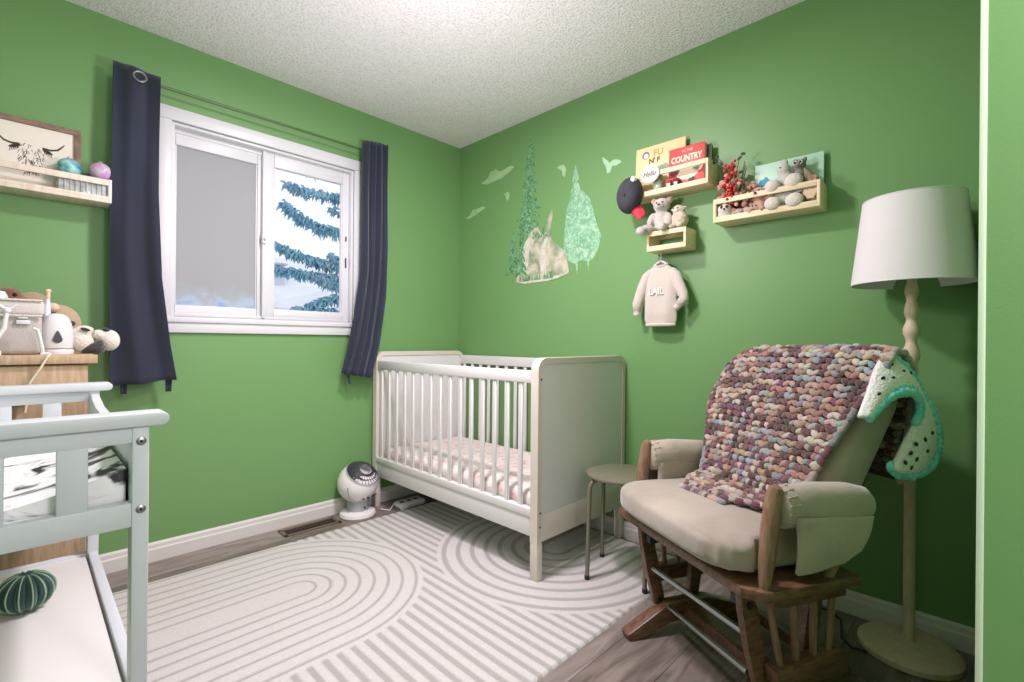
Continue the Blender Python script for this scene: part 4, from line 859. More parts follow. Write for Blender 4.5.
def brim(u, v):
    a = (u - 0.5) * 2; w_ = 0.042 * (1 - 0.35 * v * v) * a
    return (-0.004 - 0.026 * (1 - a * a) - 0.004 * v, -0.026 + w_ * 0.7 - 0.040 * v, -0.062 - w_ * 0.25 - 0.062 * v * math.sqrt(max(0, 1 - 0.6 * a * a)))
q.grid(brim, 16, 8); solid(q.build('brim', CAPR, cp, angle=180, label='red brim'), 0.004)
q = MB(); q.prism([(0.012 * math.cos(2 * PI * k / 16) - 0.036, 0.074 + 0.014 * math.sin(2 * PI * k / 16)) for k in range(16)], -0.052, -0.030, 'yz', 0.001); q.build('badge', mat('white badge', (224, 224, 224), .7), cp, label='white oval badge')

# ================================================================== SWEATER AND HANGER
SW = mat('oatmeal knit', (208, 198, 188), .95, bump=.6, bscale=240, bdist=0.003, sheen=.4)
hg = thing('clothes_hanger', 'small white hanger hooked under the short shelf', 'hanger', (WX - 0.055, -1.618, 1.375))
q = MB(); q.tube([(0, 0.0, 0.10), (0, -0.006, 0.108), (0, -0.012, 0.104), (0, -0.012, 0.098)], 0.0016, 6); q.tube([(0, 0, 0.10), (0, 0, 0.055)], 0.0016, 6); q.build('hook', STEEL, hg)
q = MB(); q.tube([(0, 0.066, -0.004), (0, 0.05, 0.010), (0, 0.02, 0.046), (0, 0, 0.056), (0, -0.02, 0.046), (0, -0.05, 0.010), (0, -0.066, -0.004)], [0.004, 0.005, 0.006, 0.006, 0.006, 0.005, 0.004], 8); q.build('arms', VINYL, hg)
sw = thing('baby_sweater', 'small oatmeal knit baby sweater hanging below the short shelf', 'sweater', (WX - 0.055, -1.618, 1.375))
q = MB()   # torso: closed elliptical tube along z
def torso(u, v):
    z = 0.040 - 0.300 * v
    hw = interp([(-0.26, 0.070), (-0.235, 0.084), (-0.10, 0.084), (-0.03, 0.080), (0.012, 0.066), (0.04, 0.030)], z)
    dp = interp([(-0.26, 0.016), (-0.20, 0.026), (-0.05, 0.024), (0.0, 0.018), (0.04, 0.012)], z)
    a = 2 * PI * u; neck = 0.012 * max(0, math.cos(a + PI)) * max(0, 1 - v * 8) if False else 0
    return (dp * math.cos(a) * (1 + 0.12 * math.sin(5 * a + 3 * v)) , hw * math.copysign(abs(math.sin(a)) ** 0.8, math.sin(a)), z - 0.012 * max(0, -math.cos(a)) * (v < 0.03))
q.grid(torso, 44, 24); bmesh.ops.remove_doubles(q.b, verts=q.b.verts, dist=0.0004); q.build('torso', SW, sw, angle=180)
for s_ in (-1, 1):
    q = MB()
    pts = [(0, s_ * 0.050, 0.006), (0, s_ * 0.074, -0.018), (-0.004, s_ * 0.094, -0.065), (-0.010, s_ * (0.116 if s_ < 0 else 0.110), -0.112), (-0.014, s_ * (0.124 if s_ < 0 else 0.122), -0.150 if s_ > 0 else -0.132), (-0.016, s_ * (0.098 if s_ < 0 else 0.120), -0.190 if s_ > 0 else -0.166)]
    q.tube(pts, [0.020, 0.026, 0.027, 0.026, 0.024, 0.019], 16)
    for v in q.b.verts: v.co.x *= 0.8
    q.build('sleeve', SW, sw, angle=180)
    q = MB(); p = Vector(pts[-1]); d = (Vector(pts[-1]) - Vector(pts[-2])).normalized(); q.tube([p - d * 0.002, p + d * 0.018], [0.0165, 0.016], 16); q.build('cuff', SW, sw, angle=60)
q = MB(); q.tube([(0.0 + 0.014 * math.cos(a), 0.034 * math.sin(a), 0.040 - 0.012 * max(0, -math.cos(a))) for a in [2 * PI * k / 24 for k in range(24)]], 0.005, 8, closed=True); q.build('collar', SW, sw)
q = MB(); q.tube([(0.019 * math.cos(a), 0.072 * math.sin(a), -0.256) for a in [2 * PI * k / 28 for k in range(28)]], 0.008, 8, closed=True); q.build('hem', SW, sw)
lettering('lettering', 'LAIL', 0.044, mat('white embroidery', (246, 240, 232), .8), sw, (-0.029, 0.010, -0.095), RXW, extrude=0.0010, bold=0.001, width=0.075)

# ================================================================== WALL DECALS
def decal(name, label, polys, m, group=None, cat='wall decal', dy=0.0012):
    q = MB()
    for k_, poly in enumerate(polys): q.prism(poly, WX - dy - 0.00012 * k_, WX - 0.0001, 'yz')
    o = q.build(name, m, smooth=False); tag(o, label, cat, group); return o
def dmat(name, c1, c2, c3, sc=26, dist=1.5):
    m = mat(name, c1, .6); nt = m.node_tree; N = nt.nodes; K = nt.links; b = N['Principled BSDF']
    tc = N.new('ShaderNodeTexCoord'); n = N.new('ShaderNodeTexNoise'); n.inputs['Scale'].default_value = sc; n.inputs['Detail'].default_value = 6; n.inputs['Distortion'].default_value = dist
    r = N.new('ShaderNodeValToRGB'); r.color_ramp.elements[0].position = .36; r.color_ramp.elements[0].color = lin(c2); r.color_ramp.elements[1].position = .66; r.color_ramp.elements[1].color = lin(c3)
    e = r.color_ramp.elements.new(.5); e.color = lin(c1); K.new(tc.outputs['Object'], n.inputs['Vector']); K.new(n.outputs['Fac'], r.inputs[0]); K.new(r.outputs[0], b.inputs['Base Color']); return m
rr = random.Random(8)
def fir(yc, z0, z1, w_, tiers, seed, lean=0):
    """ragged conifer outline polygons, tier by tier"""
    r = random.Random(seed); P = []
    for k in range(tiers):
        t0 = k / tiers; zt = z1 - (z1 - z0) * t0 + 0.01; zb = z1 - (z1 - z0) * (t0 + 1.35 / tiers); hw = w_ * (0.10 + 0.90 * (t0 + 1 / tiers) ** 0.8) * r.uniform(.8, 1.1)
        zb = max(zb, z0); yy = yc + lean * t0; poly = [(yy + 0.003, zt)]
        for j in range(1, 5): f_ = j / 4; poly.append((yy + hw * f_ * r.uniform(.86, 1.0), zt + (zb - zt) * f_ + (r.uniform(-.003, .003) if j < 4 else 0)))
        for j in range(5): f_ = 1 - 2 * (j + .5) / 5; poly.append((yy + hw * f_ * .80, zb + (0.25 * (zt - zb) if j % 2 else -0.004)))
        for j in range(4, 0, -1): f_ = j / 4; poly.append((yy - hw * f_ * r.uniform(.86, 1.0), zt + (zb - zt) * f_ + (r.uniform(-.003, .003) if j < 4 else 0)))
        P.append(poly)
    return P
PINE = dmat('dark pine decal', (96, 150, 104), (60, 112, 76), (140, 184, 142), 40)
PINE2 = dmat('mint pine decal', (140, 190, 152), (112, 168, 134), (176, 212, 180), 30)
GOAT = dmat('mountain goat decal', (176, 178, 152), (136, 150, 122), (206, 200, 182), 16, 0.6)
CLD = mat('pale sage decal', (152, 190, 138), .6, rgb2=(170, 204, 158), vscale=20)
tall = fir(-0.702, 1.72, 2.30, 0.125, 11, 2, 0.02) + fir(-0.700, 1.58, 1.80, 0.07, 4, 12) + fir(-0.555, 1.47, 1.74, 0.075, 5, 3)
decal('wall_decal', 'tall dark green pine tree decal on the wall left of the mountain animals', tall, PINE)
decal('wall_decal', 'small shrub decal in front of the tall pine decal at its foot', fir(-0.630, 1.45, 1.78, 0.062, 6, 9), PINE, dy=0.0042)
p2 = fir(-1.055, 1.54, 2.05, 0.10, 8, 5, -0.02) 
body2 = [(-0.965, 1.54), (-0.975, 1.66), (-0.99, 1.80), (-1.02, 1.88), (-1.06, 1.92), (-1.10, 1.90), (-1.15, 1.85), (-1.18, 1.78), (-1.20, 1.70), (-1.235, 1.62), (-1.215, 1.55), (-1.18, 1.50), (-1.155, 1.49), (-1.150, 1.44), (-1.140, 1.49), (-1.105, 1.50), (-1.078, 1.495), (-1.072, 1.42), (-1.060, 1.48), (-1.02, 1.50)]
decal('wall_decal', 'wide mint green pine tree decal with dripping base', [body2] + p2, PINE2)
goat = [(-0.578, 1.415), (-0.60, 1.50), (-0.63, 1.58), (-0.66, 1.66), (-0.70, 1.71), (-0.74, 1.74), (-0.77, 1.74), (-0.79, 1.70), (-0.815, 1.68), (-0.835, 1.72), (-0.850, 1.79), (-0.880, 1.83), (-0.892, 1.815), (-0.880, 1.77), (-0.865, 1.70), (-0.880, 1.65), (-0.92, 1.61), (-0.96, 1.585), (-0.985, 1.56), (-1.0, 1.50), (-1.015, 1.44), (-0.98, 1.425), (-0.93, 1.42), (-0.85, 1.405), (-0.75, 1.400), (-0.66, 1.402)]
gt = decal('wall_decal', 'pale pinkish mountain animals decal between the two pine decals', [goat], GOAT, dy=0.0030)
q = MB(); r = random.Random(4)
for k in range(26):
    y = -0.60 - 0.30 * r.random(); z = 1.415; q.prism([(y, z), (y - .006, z + r.uniform(.02, .05)), (y - .012, z)], WX - 0.0046 - .00005 * k, WX - 0.0029, 'yz')
for k in range(16):
    y = -0.72 - 0.11 * r.random(); z = r.uniform(1.66, 1.72); q.prism([(y, z), (y - .010, z + .018), (y - .018, z - .006)], WX - 0.0046 - .00005 * k, WX - 0.0029, 'yz')
q.build('pattern', PINE, gt, smooth=False)
q = MB(); q.prism([(-0.578, 1.415), (-0.66, 1.398), (-0.85, 1.402), (-0.93, 1.412), (-1.015, 1.435), (-0.93, 1.43), (-0.85, 1.418), (-0.66, 1.412)], WX - 0.0038, WX - 0.0029, 'yz')
q.prism([(-0.60, 1.50), (-0.66, 1.66), (-0.71, 1.70), (-0.70, 1.62), (-0.69, 1.52), (-0.66, 1.45)], WX - 0.0033, WX - 0.0029, 'yz'); q.prism([(-0.80, 1.44), (-0.78, 1.56), (-0.83, 1.68), (-0.85, 1.66), (-0.83, 1.56), (-0.84, 1.44)], WX - 0.0033, WX - 0.0029, 'yz')
q.build('pale_print', dmat('pale goat highlights', (206, 204, 190), (184, 190, 168), (218, 214, 202), 22), gt, smooth=False)
decal('wall_decal', 'upper cloud decal near the room corner', [[(-0.235, 2.130), (-0.30, 2.150), (-0.335, 2.195), (-0.36, 2.185), (-0.375, 2.205), (-0.41, 2.175), (-0.45, 2.170), (-0.52, 2.185), (-0.56, 2.170), (-0.50, 2.140), (-0.44, 2.120), (-0.36, 2.118), (-0.30, 2.108)]], CLD)
decal('wall_decal', 'lower cloud decal nearest the room corner', [[(-0.060, 1.915), (-0.12, 1.930), (-0.15, 1.965), (-0.19, 1.962), (-0.25, 1.968), (-0.29, 1.955), (-0.22, 1.935), (-0.16, 1.918), (-0.10, 1.905)]], CLD)
decal('wall_decal', 'bird decal left of the tall pine', [[(-0.455, 2.02), (-0.475, 2.012), (-0.50, 2.02), (-0.515, 2.00), (-0.508, 1.97), (-0.495, 1.955), (-0.480, 1.99)]], CLD)
decal('wall_decal', 'bird decal between the two pine trees', [[(-0.915, 2.075), (-0.945, 2.082), (-0.97, 2.078), (-0.985, 2.05), (-0.975, 2.0), (-0.958, 2.02), (-0.955, 2.045)]], CLD)
decal('wall_decal', 'flying bird decal nearest the book shelf', [[(-1.235, 2.055), (-1.262, 2.035), (-1.285, 2.010), (-1.31, 2.022), (-1.345, 2.012), (-1.36, 1.995), (-1.325, 1.985), (-1.30, 1.990), (-1.290, 1.960), (-1.268, 1.955), (-1.262, 1.99), (-1.245, 2.02)]], mat('pale mint decal', (168, 214, 172), .6))

# ================================================================== LEFT SHELF ON THE WINDOW WALL
ls = thing('wall_shelf', 'white ledge shelf with pale wood boards left of the navy curtain', 'shelf', (-2.33, 0, 1.598))
xR = 0.368; xL_ = -0.40
for x in (xR - 0.012, xL_): MB().box((x, -0.125, 0), (x + 0.012, 0, 0.098), 0.002).build('side_panel', WHITE, ls)
LW = wood('limed shelf wood', (232, 220, 206), (216, 198, 178), (6, 1, 1), 10, .5)
MB().box((xL_ + 0.011, -0.125, 0), (xR - 0.011, 0, 0.014), 0.001).build('bottom_board', LW, ls)
MB().box((xL_ + 0.0115, -0.1255, 0.012), (xR - 0.0115, -0.115, 0.026), 0.001).build('front_lip', LW, ls)
MB().box((xL_ + 0.0122, -0.1255, 0.072), (xR - 0.0115, -0.115, 0.096), 0.001).build('front_rail', LW, ls)
# framed cow drawing
ox, oz, ow, oh = -2.33, 1.613, 0.545, 0.285
fp = thing('framed_picture', 'framed ink drawing of a long horned highland cow on the white shelf', 'picture', (-2.327, -0.045, oz)); fp.rotation_euler = (-0.06, 0, 0)
FRW = wood('weathered frame wood', (150, 122, 104), (118, 92, 78), (3, 3, 3), 8, .6)
q = MB(); t_ = 0.022
for lo, hi in (((-ow / 2, -0.010, 0), (ow / 2, 0.010, t_)), ((-ow / 2, -0.010, oh - t_), (ow / 2, 0.010, oh)), ((-ow / 2, -0.010, t_), (-ow / 2 + t_, 0.010, oh - t_)), ((ow / 2 - t_, -0.010, t_), (ow / 2, 0.010, oh - t_))): q.box(lo, hi, 0.002)
q.build('frame', FRW, fp)
art = MB().box((-ow / 2 + t_ - .002, -0.002, t_ - .002), (ow / 2 - t_ + .002, 0.006, oh - t_ + .002)).build('artwork', mat('art paper', (236, 228, 218), .7), fp, smooth=False)
q = MB(); R = random.Random(17)
cx, cz = 0.125, 0.130; ks = 0.80
def stroke(pts, ws):
    pts = [Vector((cx + (p[0] - cx) * ks, 0, cz + (p[1] - cz) * ks)) for p in pts]; ws = [w_ * 0.85 for w_ in ws]; L = []; Rr = []
    for i, p in enumerate(pts):
        d = (pts[min(i + 1, len(pts) - 1)] - pts[max(i - 1, 0)]).normalized(); n = Vector((-d.z, 0, d.x)) * ws[i] / 2; L.append(((p + n).x, (p + n).z)); Rr.append(((p - n).x, (p - n).z))
    for i in range(len(pts) - 1): q.prism([L[i], L[i + 1], Rr[i + 1], Rr[i]], -0.0028, -0.0019, 'xz')
for s_ in (-1, 1):
    stroke([(cx + s_ * 0.040, cz + 0.062), (cx + s_ * 0.07, cz + 0.060), (cx + s_ * 0.095, cz + 0.068), (cx + s_ * 0.112, cz + 0.088), (cx + s_ * 0.122, cz + 0.104)], [0.010, 0.009, 0.008, 0.006, 0.002])
    stroke([(cx + s_ * 0.042, cz + 0.056), (cx + s_ * 0.062, cz + 0.046), (cx + s_ * 0.078, cz + 0.040)], [0.008, 0.016, 0.004])
    for k in range(5): stroke([(cx + s_ * (0.045 + .006 * k), cz + 0.050), (cx + s_ * (0.052 + 0.006 * k), cz + 0.030 - .003 * k)], [0.004, 0.001])
for k in range(120):
    a = R.uniform(-1, 1); zz = R.uniform(-0.075, 0.072); wmax = 0.045 - 0.018 * max(0, -zz / .07)
    x = cx + a * wmax; stroke([(x, cz + zz), (x + a * 0.006 + R.uniform(-.003, .003), cz + zz - R.uniform(.008, .02))], [R.uniform(0.0015, 0.004), 0.0008])
stroke([(cx - 0.016, cz - 0.060), (cx - 0.006, cz - 0.070), (cx + 0.002, cz - 0.066), (cx + 0.014, cz - 0.070), (cx + 0.02, cz - 0.058)], [0.006, 0.010, 0.004, 0.010, 0.005])
for s_ in (-1, 1): stroke([(cx + s_ * 0.022 - .004, cz + 0.006), (cx + s_ * 0.022 + .004, cz + .002)], [0.007, 0.005])
q.build('ink_drawing', mat('sepia ink', (74, 60, 54), .8), art, smooth=False)
def ball(label, loc, c1, c2, top, seed):
    o = thing('ornament_ball', label, 'ornament', loc, 0, 'marbled ornament balls on the white shelf')
    m = mat('marbled ' + label[:12], c1, 0.12, rgb2=c2, vscale=34); q = MB(); q.ell((0, 0, 0.039), (0.039, 0.039, 0.039), seg=18); q.build('ball', m, o)
    q = MB(); q.lathe([(0.0, 0.076), (0.007, 0.076), (0.007, 0.081), (0.0, 0.082)], seg=14); q.tube([(0.004 * math.cos(a), 0, 0.085 + 0.004 * math.sin(a)) for a in [2 * PI * k / 12 for k in range(12)]], 0.0008, 5, closed=True); q.build('cap', STEEL, o)
    return o
ball('turquoise marbled glass ball at the right end of the shelf', (-2.093, -0.085, 1.683), (170, 216, 212), (24, 140, 160), None, 1)
ball('lilac and silver glass ball beside the navy curtain', (-1.995, -0.080, 1.692), (206, 146, 206), (200, 196, 204), None, 2)
# low glass tray row inside the shelf that the balls sit on
gt_ = thing('glass_tray', 'clear ribbed glass tray inside the white shelf under the two balls', 'tray', (-2.045, -0.078, 1.612))
GL_ = mat('ribbed grey glass', (198, 202, 204), 0.1, var=.25, vscale=30)
MB().box((-0.085, -0.034, 0), (0.078, 0.034, 0.068), 0.006).build('body', GL_, gt_)
q = MB()
for k in range(10): q.cyl((-0.078 + 0.0165 * k, -0.0345, 0.006), (-0.078 + 0.0165 * k, -0.0345, 0.062), 0.0035, seg=8)
q.build('ribs', GL_, gt_)

# ================================================================== DRESSER AND WHAT STANDS ON IT
dr = thing('dresser', 'light oak dresser standing behind the changing table', 'dresser', (-2.46, -0.335, 0))
DX0, DX1, DY0, DY1, DZ = -0.39, 0.395, -0.285, 0.285, 0.976
MB().box((DX0 - 0.02, DY0 - 0.012, DZ - 0.028), (DX1 + 0.020, DY1, DZ), 0.002).build('top', OAK, dr)
q = MB(); q.box((DX0, DY0 + 0.018, 0.06), (DX1 - .002, DY1 - 0.005, DZ - 0.028)); q.box((DX0 + .02, DY0 + .03, 0), (DX1 - .02, DY1 - .02, .06)); q.build('body', OAK, dr, smooth=False)
for k in range(4):
    z0 = 0.075 + 0.2185 * k
    d = MB().box((DX0 + 0.004, DY0, z0), (DX1 - 0.004, DY0 + 0.018, z0 + 0.212), 0.002).build('drawer', OAK, dr)
    for x in (-0.2, 0.2): MB().box((x - 0.06, DY0 - 0.018, z0 + 0.10), (x + 0.06, DY0 - 0.001, z0 + 0.112), 0.003).build('handle', STEEL, d)
TZ = DZ
# soft grey fabric basket
bk_ = thing('fabric_basket', 'grey fabric storage basket with white trim on the oak dresser', 'basket', (-2.262, -0.44, TZ))
FB = mat('grey felt', (188, 182, 178), .95, bump=.4, bscale=200, var=.1, vscale=10)
q = MB(); q.box((-0.15, -0.10, 0), (0.086, 0.10, 0.135), 0.018, seg=3); q.build('body', FB, bk_)
q = MB(); q.box((-0.155, -0.105, 0.125), (0.091, 0.105, 0.178), 0.014, seg=3); q.build('folded_cuff', mat('pale grey felt', (206, 200, 196), .95, bump=.4, bscale=200), bk_)
q = MB(); q.tube([(-0.150, -0.107, 0.176), (0.086, -0.107, 0.176)], 0.0035, 8); q.tube([(-0.150, -0.107, 0.126), (0.086, -0.107, 0.126)], 0.0035, 8); q.build('trim', PLW, bk_)
q = MB(); q.box((0.026, -0.109, 0.098), (0.058, -0.1, 0.112), 0.002); q.box((0.030, -0.1095, 0.116), (0.052, -0.1, 0.121), 0.001); q.build('tag', VINYL, bk_, label='small white tag')
# baby monitor arm: white bent stand at the left and a thin one in front
am = thing('monitor_stand', 'white bent arm stand in front of the grey basket', 'stand', (-2.262, -0.575, TZ))
q = MB(); q.tube([(-0.035, 0, 0.02), (-0.02, 0, 0.045), (0.0, 0, 0.085), (0.006, 0, 0.140)], [0.008, 0.0075, 0.007, 0.006], 10); q.tube([(0.006, 0, 0.140), (-0.024, 0, 0.168)], 0.005, 8); q.tube([(0.006, 0, 0.140), (0.030, 0, 0.160)], 0.004, 8); q.ell((0.006, 0, 0.140), (0.010, 0.010, 0.010), seg=8); q.build('arm', PLA, am)
q = MB(); q.lathe([(0, 0), (0.035, 0), (0.035, 0.012), (0.028, 0.02), (0, 0.022)], c=(-0.04, 0, 0), seg=24); q.build('base', PLA, am)
am2 = thing('cable_holder', 'slim white curved holder at the front edge of the dresser', 'stand', (-2.180, -0.60, TZ))
q = MB(); q.tube([(-0.018, 0, 0.085), (-0.008, 0, 0.080), (-0.003, 0, 0.055), (0.003, 0, 0.02), (0.004, 0, 0.0)], 0.005, 8); q.build('arm', PLA, am2)
q = MB(); q.tube([(0.0, 0, 0.003), (0.020, -0.004, 0.004)], 0.006, 8); q.build('foot', PLA, am2)
q = MB(); q.tube([(-2.158, -0.612, 0.980), (-2.166, -0.640, 0.972), (-2.180, -0.642, 0.940), (-2.204, -0.640, 0.895), (-2.215, -0.640, 0.80)], 0.0035, 8); tag(q.build('charging_cable', mat('cream cable', (228, 216, 190), .5)), 'cream cable hanging down the front of the oak dresser', 'cable')
# white humidifier with a drop shaped opening
hu = thing('humidifier', 'white rounded humidifier with a dark teardrop opening on the dresser', 'humidifier', (-2.138, -0.46, TZ))
q = MB(); q.ell((0, 0, 0.045), (0.042, 0.042, 0.095), e=0.8, e2=0.72, seg=22)
for v in q.b.verts: v.co.z = max(0.018, v.co.z)
for v in q.b.verts: v.co.z += 0.0
q.build('body', VINYL, hu, angle=180)
MB().lathe([(0, 0), (0.043, 0), (0.044, 0.004), (0.044, 0.014), (0.042, 0.017), (0, 0.017)], seg=40).build('base', VINYL, hu)
q = MB(); q.lathe([(0.0425, 0.0165), (0.0425, 0.0185)], seg=40, cap=False); q.build('gap_line', BLACK, hu)
q = MB(); q.prism([(0.0125 * math.sin(a) * (1 if math.cos(a) < 0 else (1 - math.cos(a) * .55)), 0.052 - 0.018 * math.cos(a + PI) * -1 if False else 0.050 + (0.030 if math.cos(a) > 0 else 0.012) * math.cos(a)) for a in [2 * PI * k / 28 for k in range(28)]], -0.0440, -0.034, 'xz'); q.build('teardrop_opening', mat('dark grey opening', (66, 66, 70), .4), hu, smooth=False)
# toothbrush like wand behind it
wd = thing('thermometer_wand', 'upright white wand with a peach tip between basket and humidifier', 'thermometer', (-2.162, -0.40, TZ))
q = MB(); q.tube([(0, 0, 0), (0, 0, 0.09), (0.001, 0, 0.16), (0.002, 0, 0.190)], [0.012, 0.011, 0.009, 0.006], 14); q.build('body', mat('pale blue white plastic', (218, 226, 240), .3), wd)
q = MB(); q.tube([(0.002, 0, 0.188), (0.003, 0, 0.214), (0.003, 0, 0.222)], [0.006, 0.0058, 0.003], 12); q.ell((0.003, 0, 0.220), (0.0085, 0.006, 0.007), seg=8); q.build('tip', mat('peach silicone', (232, 190, 166), .5), wd)
bt = thing('baby_bottle', 'small mint and white bottle at the far left on the dresser', 'bottle', (-2.280, -0.312, TZ + 0.0))
q = MB(); q.lathe([(0, 0), (0.026, 0), (0.028, 0.01), (0.028, 0.16), (0.022, 0.20), (0.016, 0.215), (0, 0.218)], seg=24); q.build('body', mat('mint white plastic', (206, 232, 220), .3), bt)
# plush pile behind the basket
plush('plush_dog', 'big tan plush dog lying behind the grey basket on the dresser', (-2.175, -0.20, TZ), 0.0,
      [((0, 0, 0.075), (0.115, 0.07, 0.075)), ((0.045, -0.01, 0.110), (0.072, 0.06, 0.075)), ((-0.055, -0.01, 0.150), (0.075, 0.055, 0.070)), ((0.085, -0.03, 0.05), (0.035, 0.035, 0.05)), ((-0.02, -0.04, 0.175), (0.05, 0.035, 0.05))], PLT,
      [('muzzle', mat('light tan plush', (218, 196, 170), .95, bump=.6, bscale=120), [((-0.035, -0.065, 0.170), (0.034, 0.026, 0.024))]), ('nose', EYE, [((-0.030, -0.092, 0.180), (0.009, 0.006, 0.007))]), ('paw', mat('light tan plush', (218, 196, 170)), [((0.030, -0.070, 0.168), (0.022, 0.020, 0.018))])], vox=0.007)
plush('plush_bear', 'brown plush bear with dark snout lying at the back left of the dresser', (-2.275, -0.24, TZ), 0.0,
      [((0, 0, 0.08), (0.08, 0.06, 0.08)), ((0.01, -0.01, 0.190), (0.050, 0.045, 0.045)), ((0.045, -0.03, 0.175), (0.035, 0.028, 0.024)), ((-0.022, 0, 0.228), (0.020, 0.014, 0.018)), ((0.03, 0.0, 0.222), (0.016, 0.012, 0.015))], PLB,
      [('snout', mat('maroon plush', (86, 34, 32), .9), [((0.058, -0.060, 0.178), (0.026, 0.014, 0.016))]), ('eye', EYE, [((0.008, -0.054, 0.206), (0.006, 0.004, 0.006))]), ('eye', EYE, [((0.034, -0.050, 0.208), (0.006, 0.004, 0.006))])], vox=0.006)
# pair of panda plushes at the end of the dresser
plush('plush_panda', 'white and black plush panda lying next to the humidifier', (-2.072, -0.44, TZ), 0,
      [((-0.002, 0, 0.044), (0.034, 0.036, 0.044), (0, -0.35, 0)), ((-0.004, -0.004, 0.070), (0.028, 0.028, 0.026)), ((0.010, -0.008, 0.088), (0.024, 0.022, 0.013), (0, 0.25, 0))], PLW,
      [('ear', PLK, [((-0.030, -0.006, 0.106), (0.013, 0.010, 0.011))]), ('eye_patch', PLK, [((0.006, -0.034, 0.086), (0.014, 0.006, 0.006), (0, 0.3, 0))]), ('arm', PLK, [((-0.034, -0.012, 0.044), (0.010, 0.030, 0.034))]), ('leg', PLK, [((0.034, -0.018, 0.014), (0.028, 0.026, 0.016))])], vox=0.006)
plush('plush_panda', 'second plush panda hanging over the dresser end beside the curtain', (-2.010, -0.43, TZ), 0,
      [((0.014, 0, 0.048), (0.032, 0.034, 0.040)), ((-0.016, 0, 0.068), (0.022, 0.026, 0.020))], PLW,
      [('arm', PLK, [((-0.034, -0.026, 0.020), (0.034, 0.024, 0.018), (0, -0.5, 0))]), ('ear', PLK, [((0.004, -0.010, 0.086), (0.011, 0.012, 0.008), (0, .5, 0))]), ('leg', PLK, [((-0.022, -0.022, 0.036), (0.018, 0.018, 0.010), (0, -0.6, 0))])], vox=0.006)
tp = thing('tissue_pack', 'small white printed pack beside the dresser edge under the panda', 'pack', (-2.048, -0.30, 0.80)) if False else None

# ================================================================== CHANGING TABLE
ct = thing('changing_table', 'pale grey white wooden changing table in the left foreground', 'changing table', (-2.33, -1.17, 0))
cX0, cX1 = -0.265, 0.278         # local x extents of the posts
yN, yF = -0.450, 0.428           # near and far faces (world -1.62, -0.742)
ZT = 0.895
def cpost(x, y0, y1, far):
    q = MB(); q.box((x, y0, 0 if False else 0.0), (x + 0.026, y1, 0.872), 0.003); q.build('leg', TABLEG, ct)
for (y0, y1) in ((yN, yN + 0.045), (yF - 0.045, yF)):
    for x in (cX0, cX1 - 0.026): cpost(x, y0, y1, False)
    nf = y0 == yN; yo = y0 - 0.004 if nf else y0; ye = y0 + 0.030
    # top rail with rounded overhanging ends
    r = 0.0125; z0, z1 = (0.868, 0.894)
    poly = []
    for k in range(9): a = -PI / 2 + PI * k / 8; poly.append((cX1 + 0.018 + r * math.cos(a), (z0 + z1) / 2 + r * math.sin(a)))
    for k in range(9): a = PI / 2 + PI * k / 8; poly.append((cX0 - 0.018 + r * math.cos(a), (z0 + z1) / 2 + r * math.sin(a)))
    MB().prism(poly, y0 - 0.008, y1 + 0.003, 'xz', 0.003).build('top_rail', TABLEG, ct)
    MB().box((cX0 + 0.025, y0 + .003, 0.838), (cX1 - 0.025, ye, 0.869), 0.002).build('upper_rail', TABLEG, ct)
    zl0, zl1 = (0.682, 0.727)
    MB().box((cX0 + 0.025, y0 + .003, zl0), (cX1 - 0.025, ye, zl1), 0.003).build('lower_rail', TABLEG, ct)
    x = 0.190 - 0.0385
    for k in range(4):
        xs_ = 0.1505 - 0.103 * k
        MB().box((xs_, y0 + .004, zl1 - 0.004), (xs_ + 0.041, ye - .001, 0.842), 0.002).build('slat', TABLEG, ct)
for (x0, x1) in ((cX0, cX0 + 0.026), (cX1 - 0.026, cX1)):
    q = MB(); q.prism([(yN + 0.04, 0.70), (yF - 0.04, 0.70), (yF - 0.04, 0.862), (yF - 0.10, 0.850), (yF - 0.2, 0.835), (0, 0.828), (yN + 0.2, 0.835), (yN + 0.10, 0.850), (yN + 0.04, 0.862)], x0 + .003, x1 - .003, 'yz', 0.003); q.build('side_guard', TABLEG, ct)
    MB().box((x0 + 0.002, yN + 0.04, 0.318), (x1 - 0.002, yF - 0.04, 0.372), 0.003).build('shelf_rail', TABLEG, ct)
MB().box((cX0 + 0.02, yN + 0.02, 0.688), (cX1 - 0.02, yF - 0.02, 0.704), 0.002).build('tabletop', TABLEG, ct)
for y0 in (yN + 0.006, yF - 0.03): MB().box((cX0 + 0.025, y0, 0.318), (cX1 - 0.025, y0 + 0.022, 0.368), 0.003).build('end_rail', TABLEG, ct)
MB().box((cX0 + 0.025, yN + 0.02, 0.345), (cX1 - 0.029, yF - 0.02, 0.360), 0.001).build('shelf_board', WHITE, ct)
for z in (0.841, 0.714):
    q = MB(); q.lathe([(0, 0), (0.0078, 0), (0.0078, 0.0015), (0.006, 0.0028), (0, 0.0028)], seg=24, rot=(PI / 2, 0, 0), c=(cX1 - 0.0125, yN + 0.0005, z)); bo = q.build('bolt', STEEL, ct)
    q = MB(); q.lathe([(0, 0), (0.0028, 0), (0.0028, 0.0006), (0, 0.0006)], seg=6, rot=(PI / 2, 0, 0), c=(cX1 - 0.0125, yN - 0.0022, z)); q.build('hex_socket', BLACK, bo)
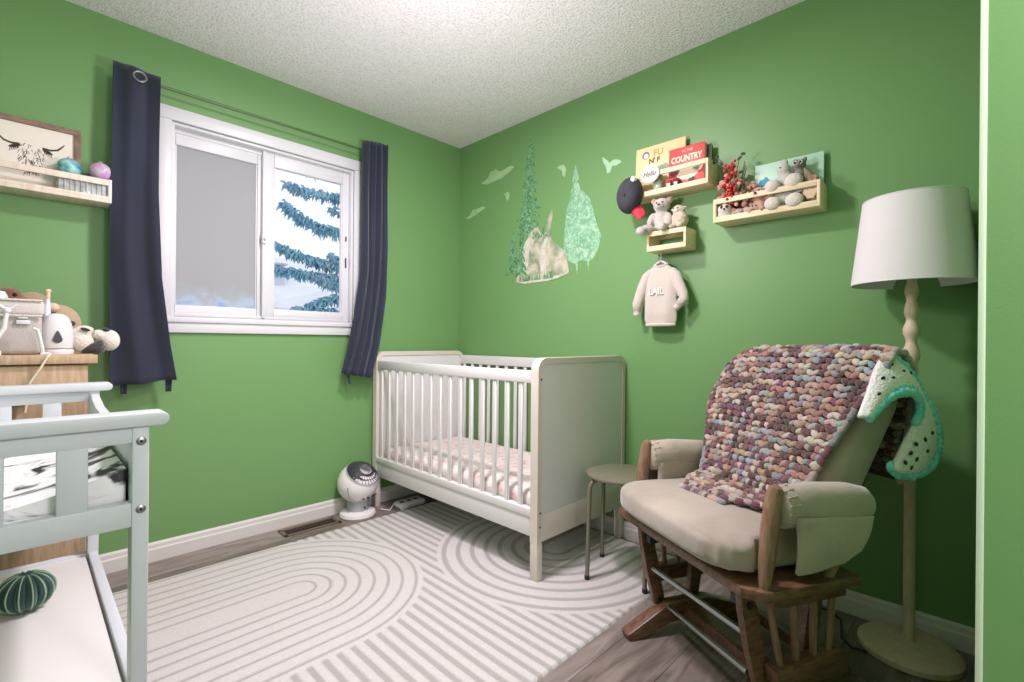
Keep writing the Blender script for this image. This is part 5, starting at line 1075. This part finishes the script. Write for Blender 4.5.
# changing pad with black ink mountains
pm = bpy.data.materials.new('mountain print'); pm.use_nodes = True; nt = pm.node_tree; N = nt.nodes; K = nt.links; b = N['Principled BSDF']; b.inputs['Roughness'].default_value = 0.6
tc = N.new('ShaderNodeTexCoord'); mp = N.new('ShaderNodeMapping'); mp.inputs['Scale'].default_value = (6, 8, 16); mp.inputs['Rotation'].default_value = (0, 0, 0.5); n = N.new('ShaderNodeTexNoise'); n.inputs['Scale'].default_value = 1.6; n.inputs['Detail'].default_value = 7; n.inputs['Distortion'].default_value = 1.4
r = N.new('ShaderNodeValToRGB'); r.color_ramp.elements[0].position = 0.38; r.color_ramp.elements[0].color = lin((40, 40, 42)); r.color_ramp.elements[1].position = 0.52; r.color_ramp.elements[1].color = lin((240, 240, 240))
e = r.color_ramp.elements.new(0.43); e.color = lin((150, 150, 152)); e = r.color_ramp.elements.new(0.47); e.color = lin((216, 216, 218))
K.new(tc.outputs['Object'], mp.inputs[0]); K.new(mp.outputs[0], n.inputs['Vector']); K.new(n.outputs['Fac'], r.inputs[0]); K.new(r.outputs[0], b.inputs['Base Color'])
q = MB()
xa, xb = cX0 + 0.030, cX1 - 0.030
pp = [(xa + (xb - xa) * k / 24, 0.738 + 0.052 * abs(2 * k / 24 - 1) ** 2) for k in range(25)]
q.prism([(xa, 0.705)] + pp + [(xb, 0.705)], yN + 0.036, yF - 0.040, 'xz', 0.004)
pd = q.build('changing_pad', pm, angle=50); pd.location = (-2.33, -1.17, 0)
tag(pd, 'contoured changing pad with black and white mountain print on the changing table', 'changing pad')
# cactus cushion on the lower shelf
cc_ = thing('cactus_cushion', 'round dark green ribbed cactus cushion on the changing table lower shelf', 'cushion', (-2.212, -1.055, 0.360))
CG = mat('cactus green velvet', (46, 84, 76), .85, sheen=.5, rgb2=(34, 66, 60), vscale=12)
q = MB(); nr = 14; nu, nv = 168, 28
V = []
for j in range(nv + 1):
    ph = PI * j / nv; row_ = []
    for i in range(nu):
        a = 2 * PI * i / nu; rib = abs(math.cos(a * nr / 2)) ** 0.5; r_ = (0.044 + 0.010 * rib) * math.sin(ph) ** 0.85 if 0 < j < nv else 0
        row_.append(q.b.verts.new((r_ * math.cos(a), r_ * math.sin(a), 0.044 - 0.044 * math.cos(ph) * (-1) * -1 - (0.008 * math.exp(-(r_ / 0.012) ** 2) if j > nv / 2 else 0))))
    V.append(row_)
for j in range(nv):
    for i in range(nu): q.b.faces.new((V[j][i], V[j][(i + 1) % nu], V[j + 1][(i + 1) % nu], V[j + 1][i]))
bmesh.ops.remove_doubles(q.b, verts=q.b.verts, dist=1e-5); q.build('body', CG, cc_, angle=180)
q = MB()
for k in range(nr):
    a = 2 * PI * (k) / nr
    pts = []
    for j in range(1, 16):
        ph = PI * j / 16; r_ = 0.0545 * math.sin(ph) ** 0.85 + 0.0006; pts.append((r_ * math.cos(a), r_ * math.sin(a), 0.044 - 0.0445 * math.cos(ph)))
    q.tube(pts, 0.0016, 6)
q.build('rib_piping', mat('pale sage piping', (164, 190, 164), .8), cc_, label='pale green piping')
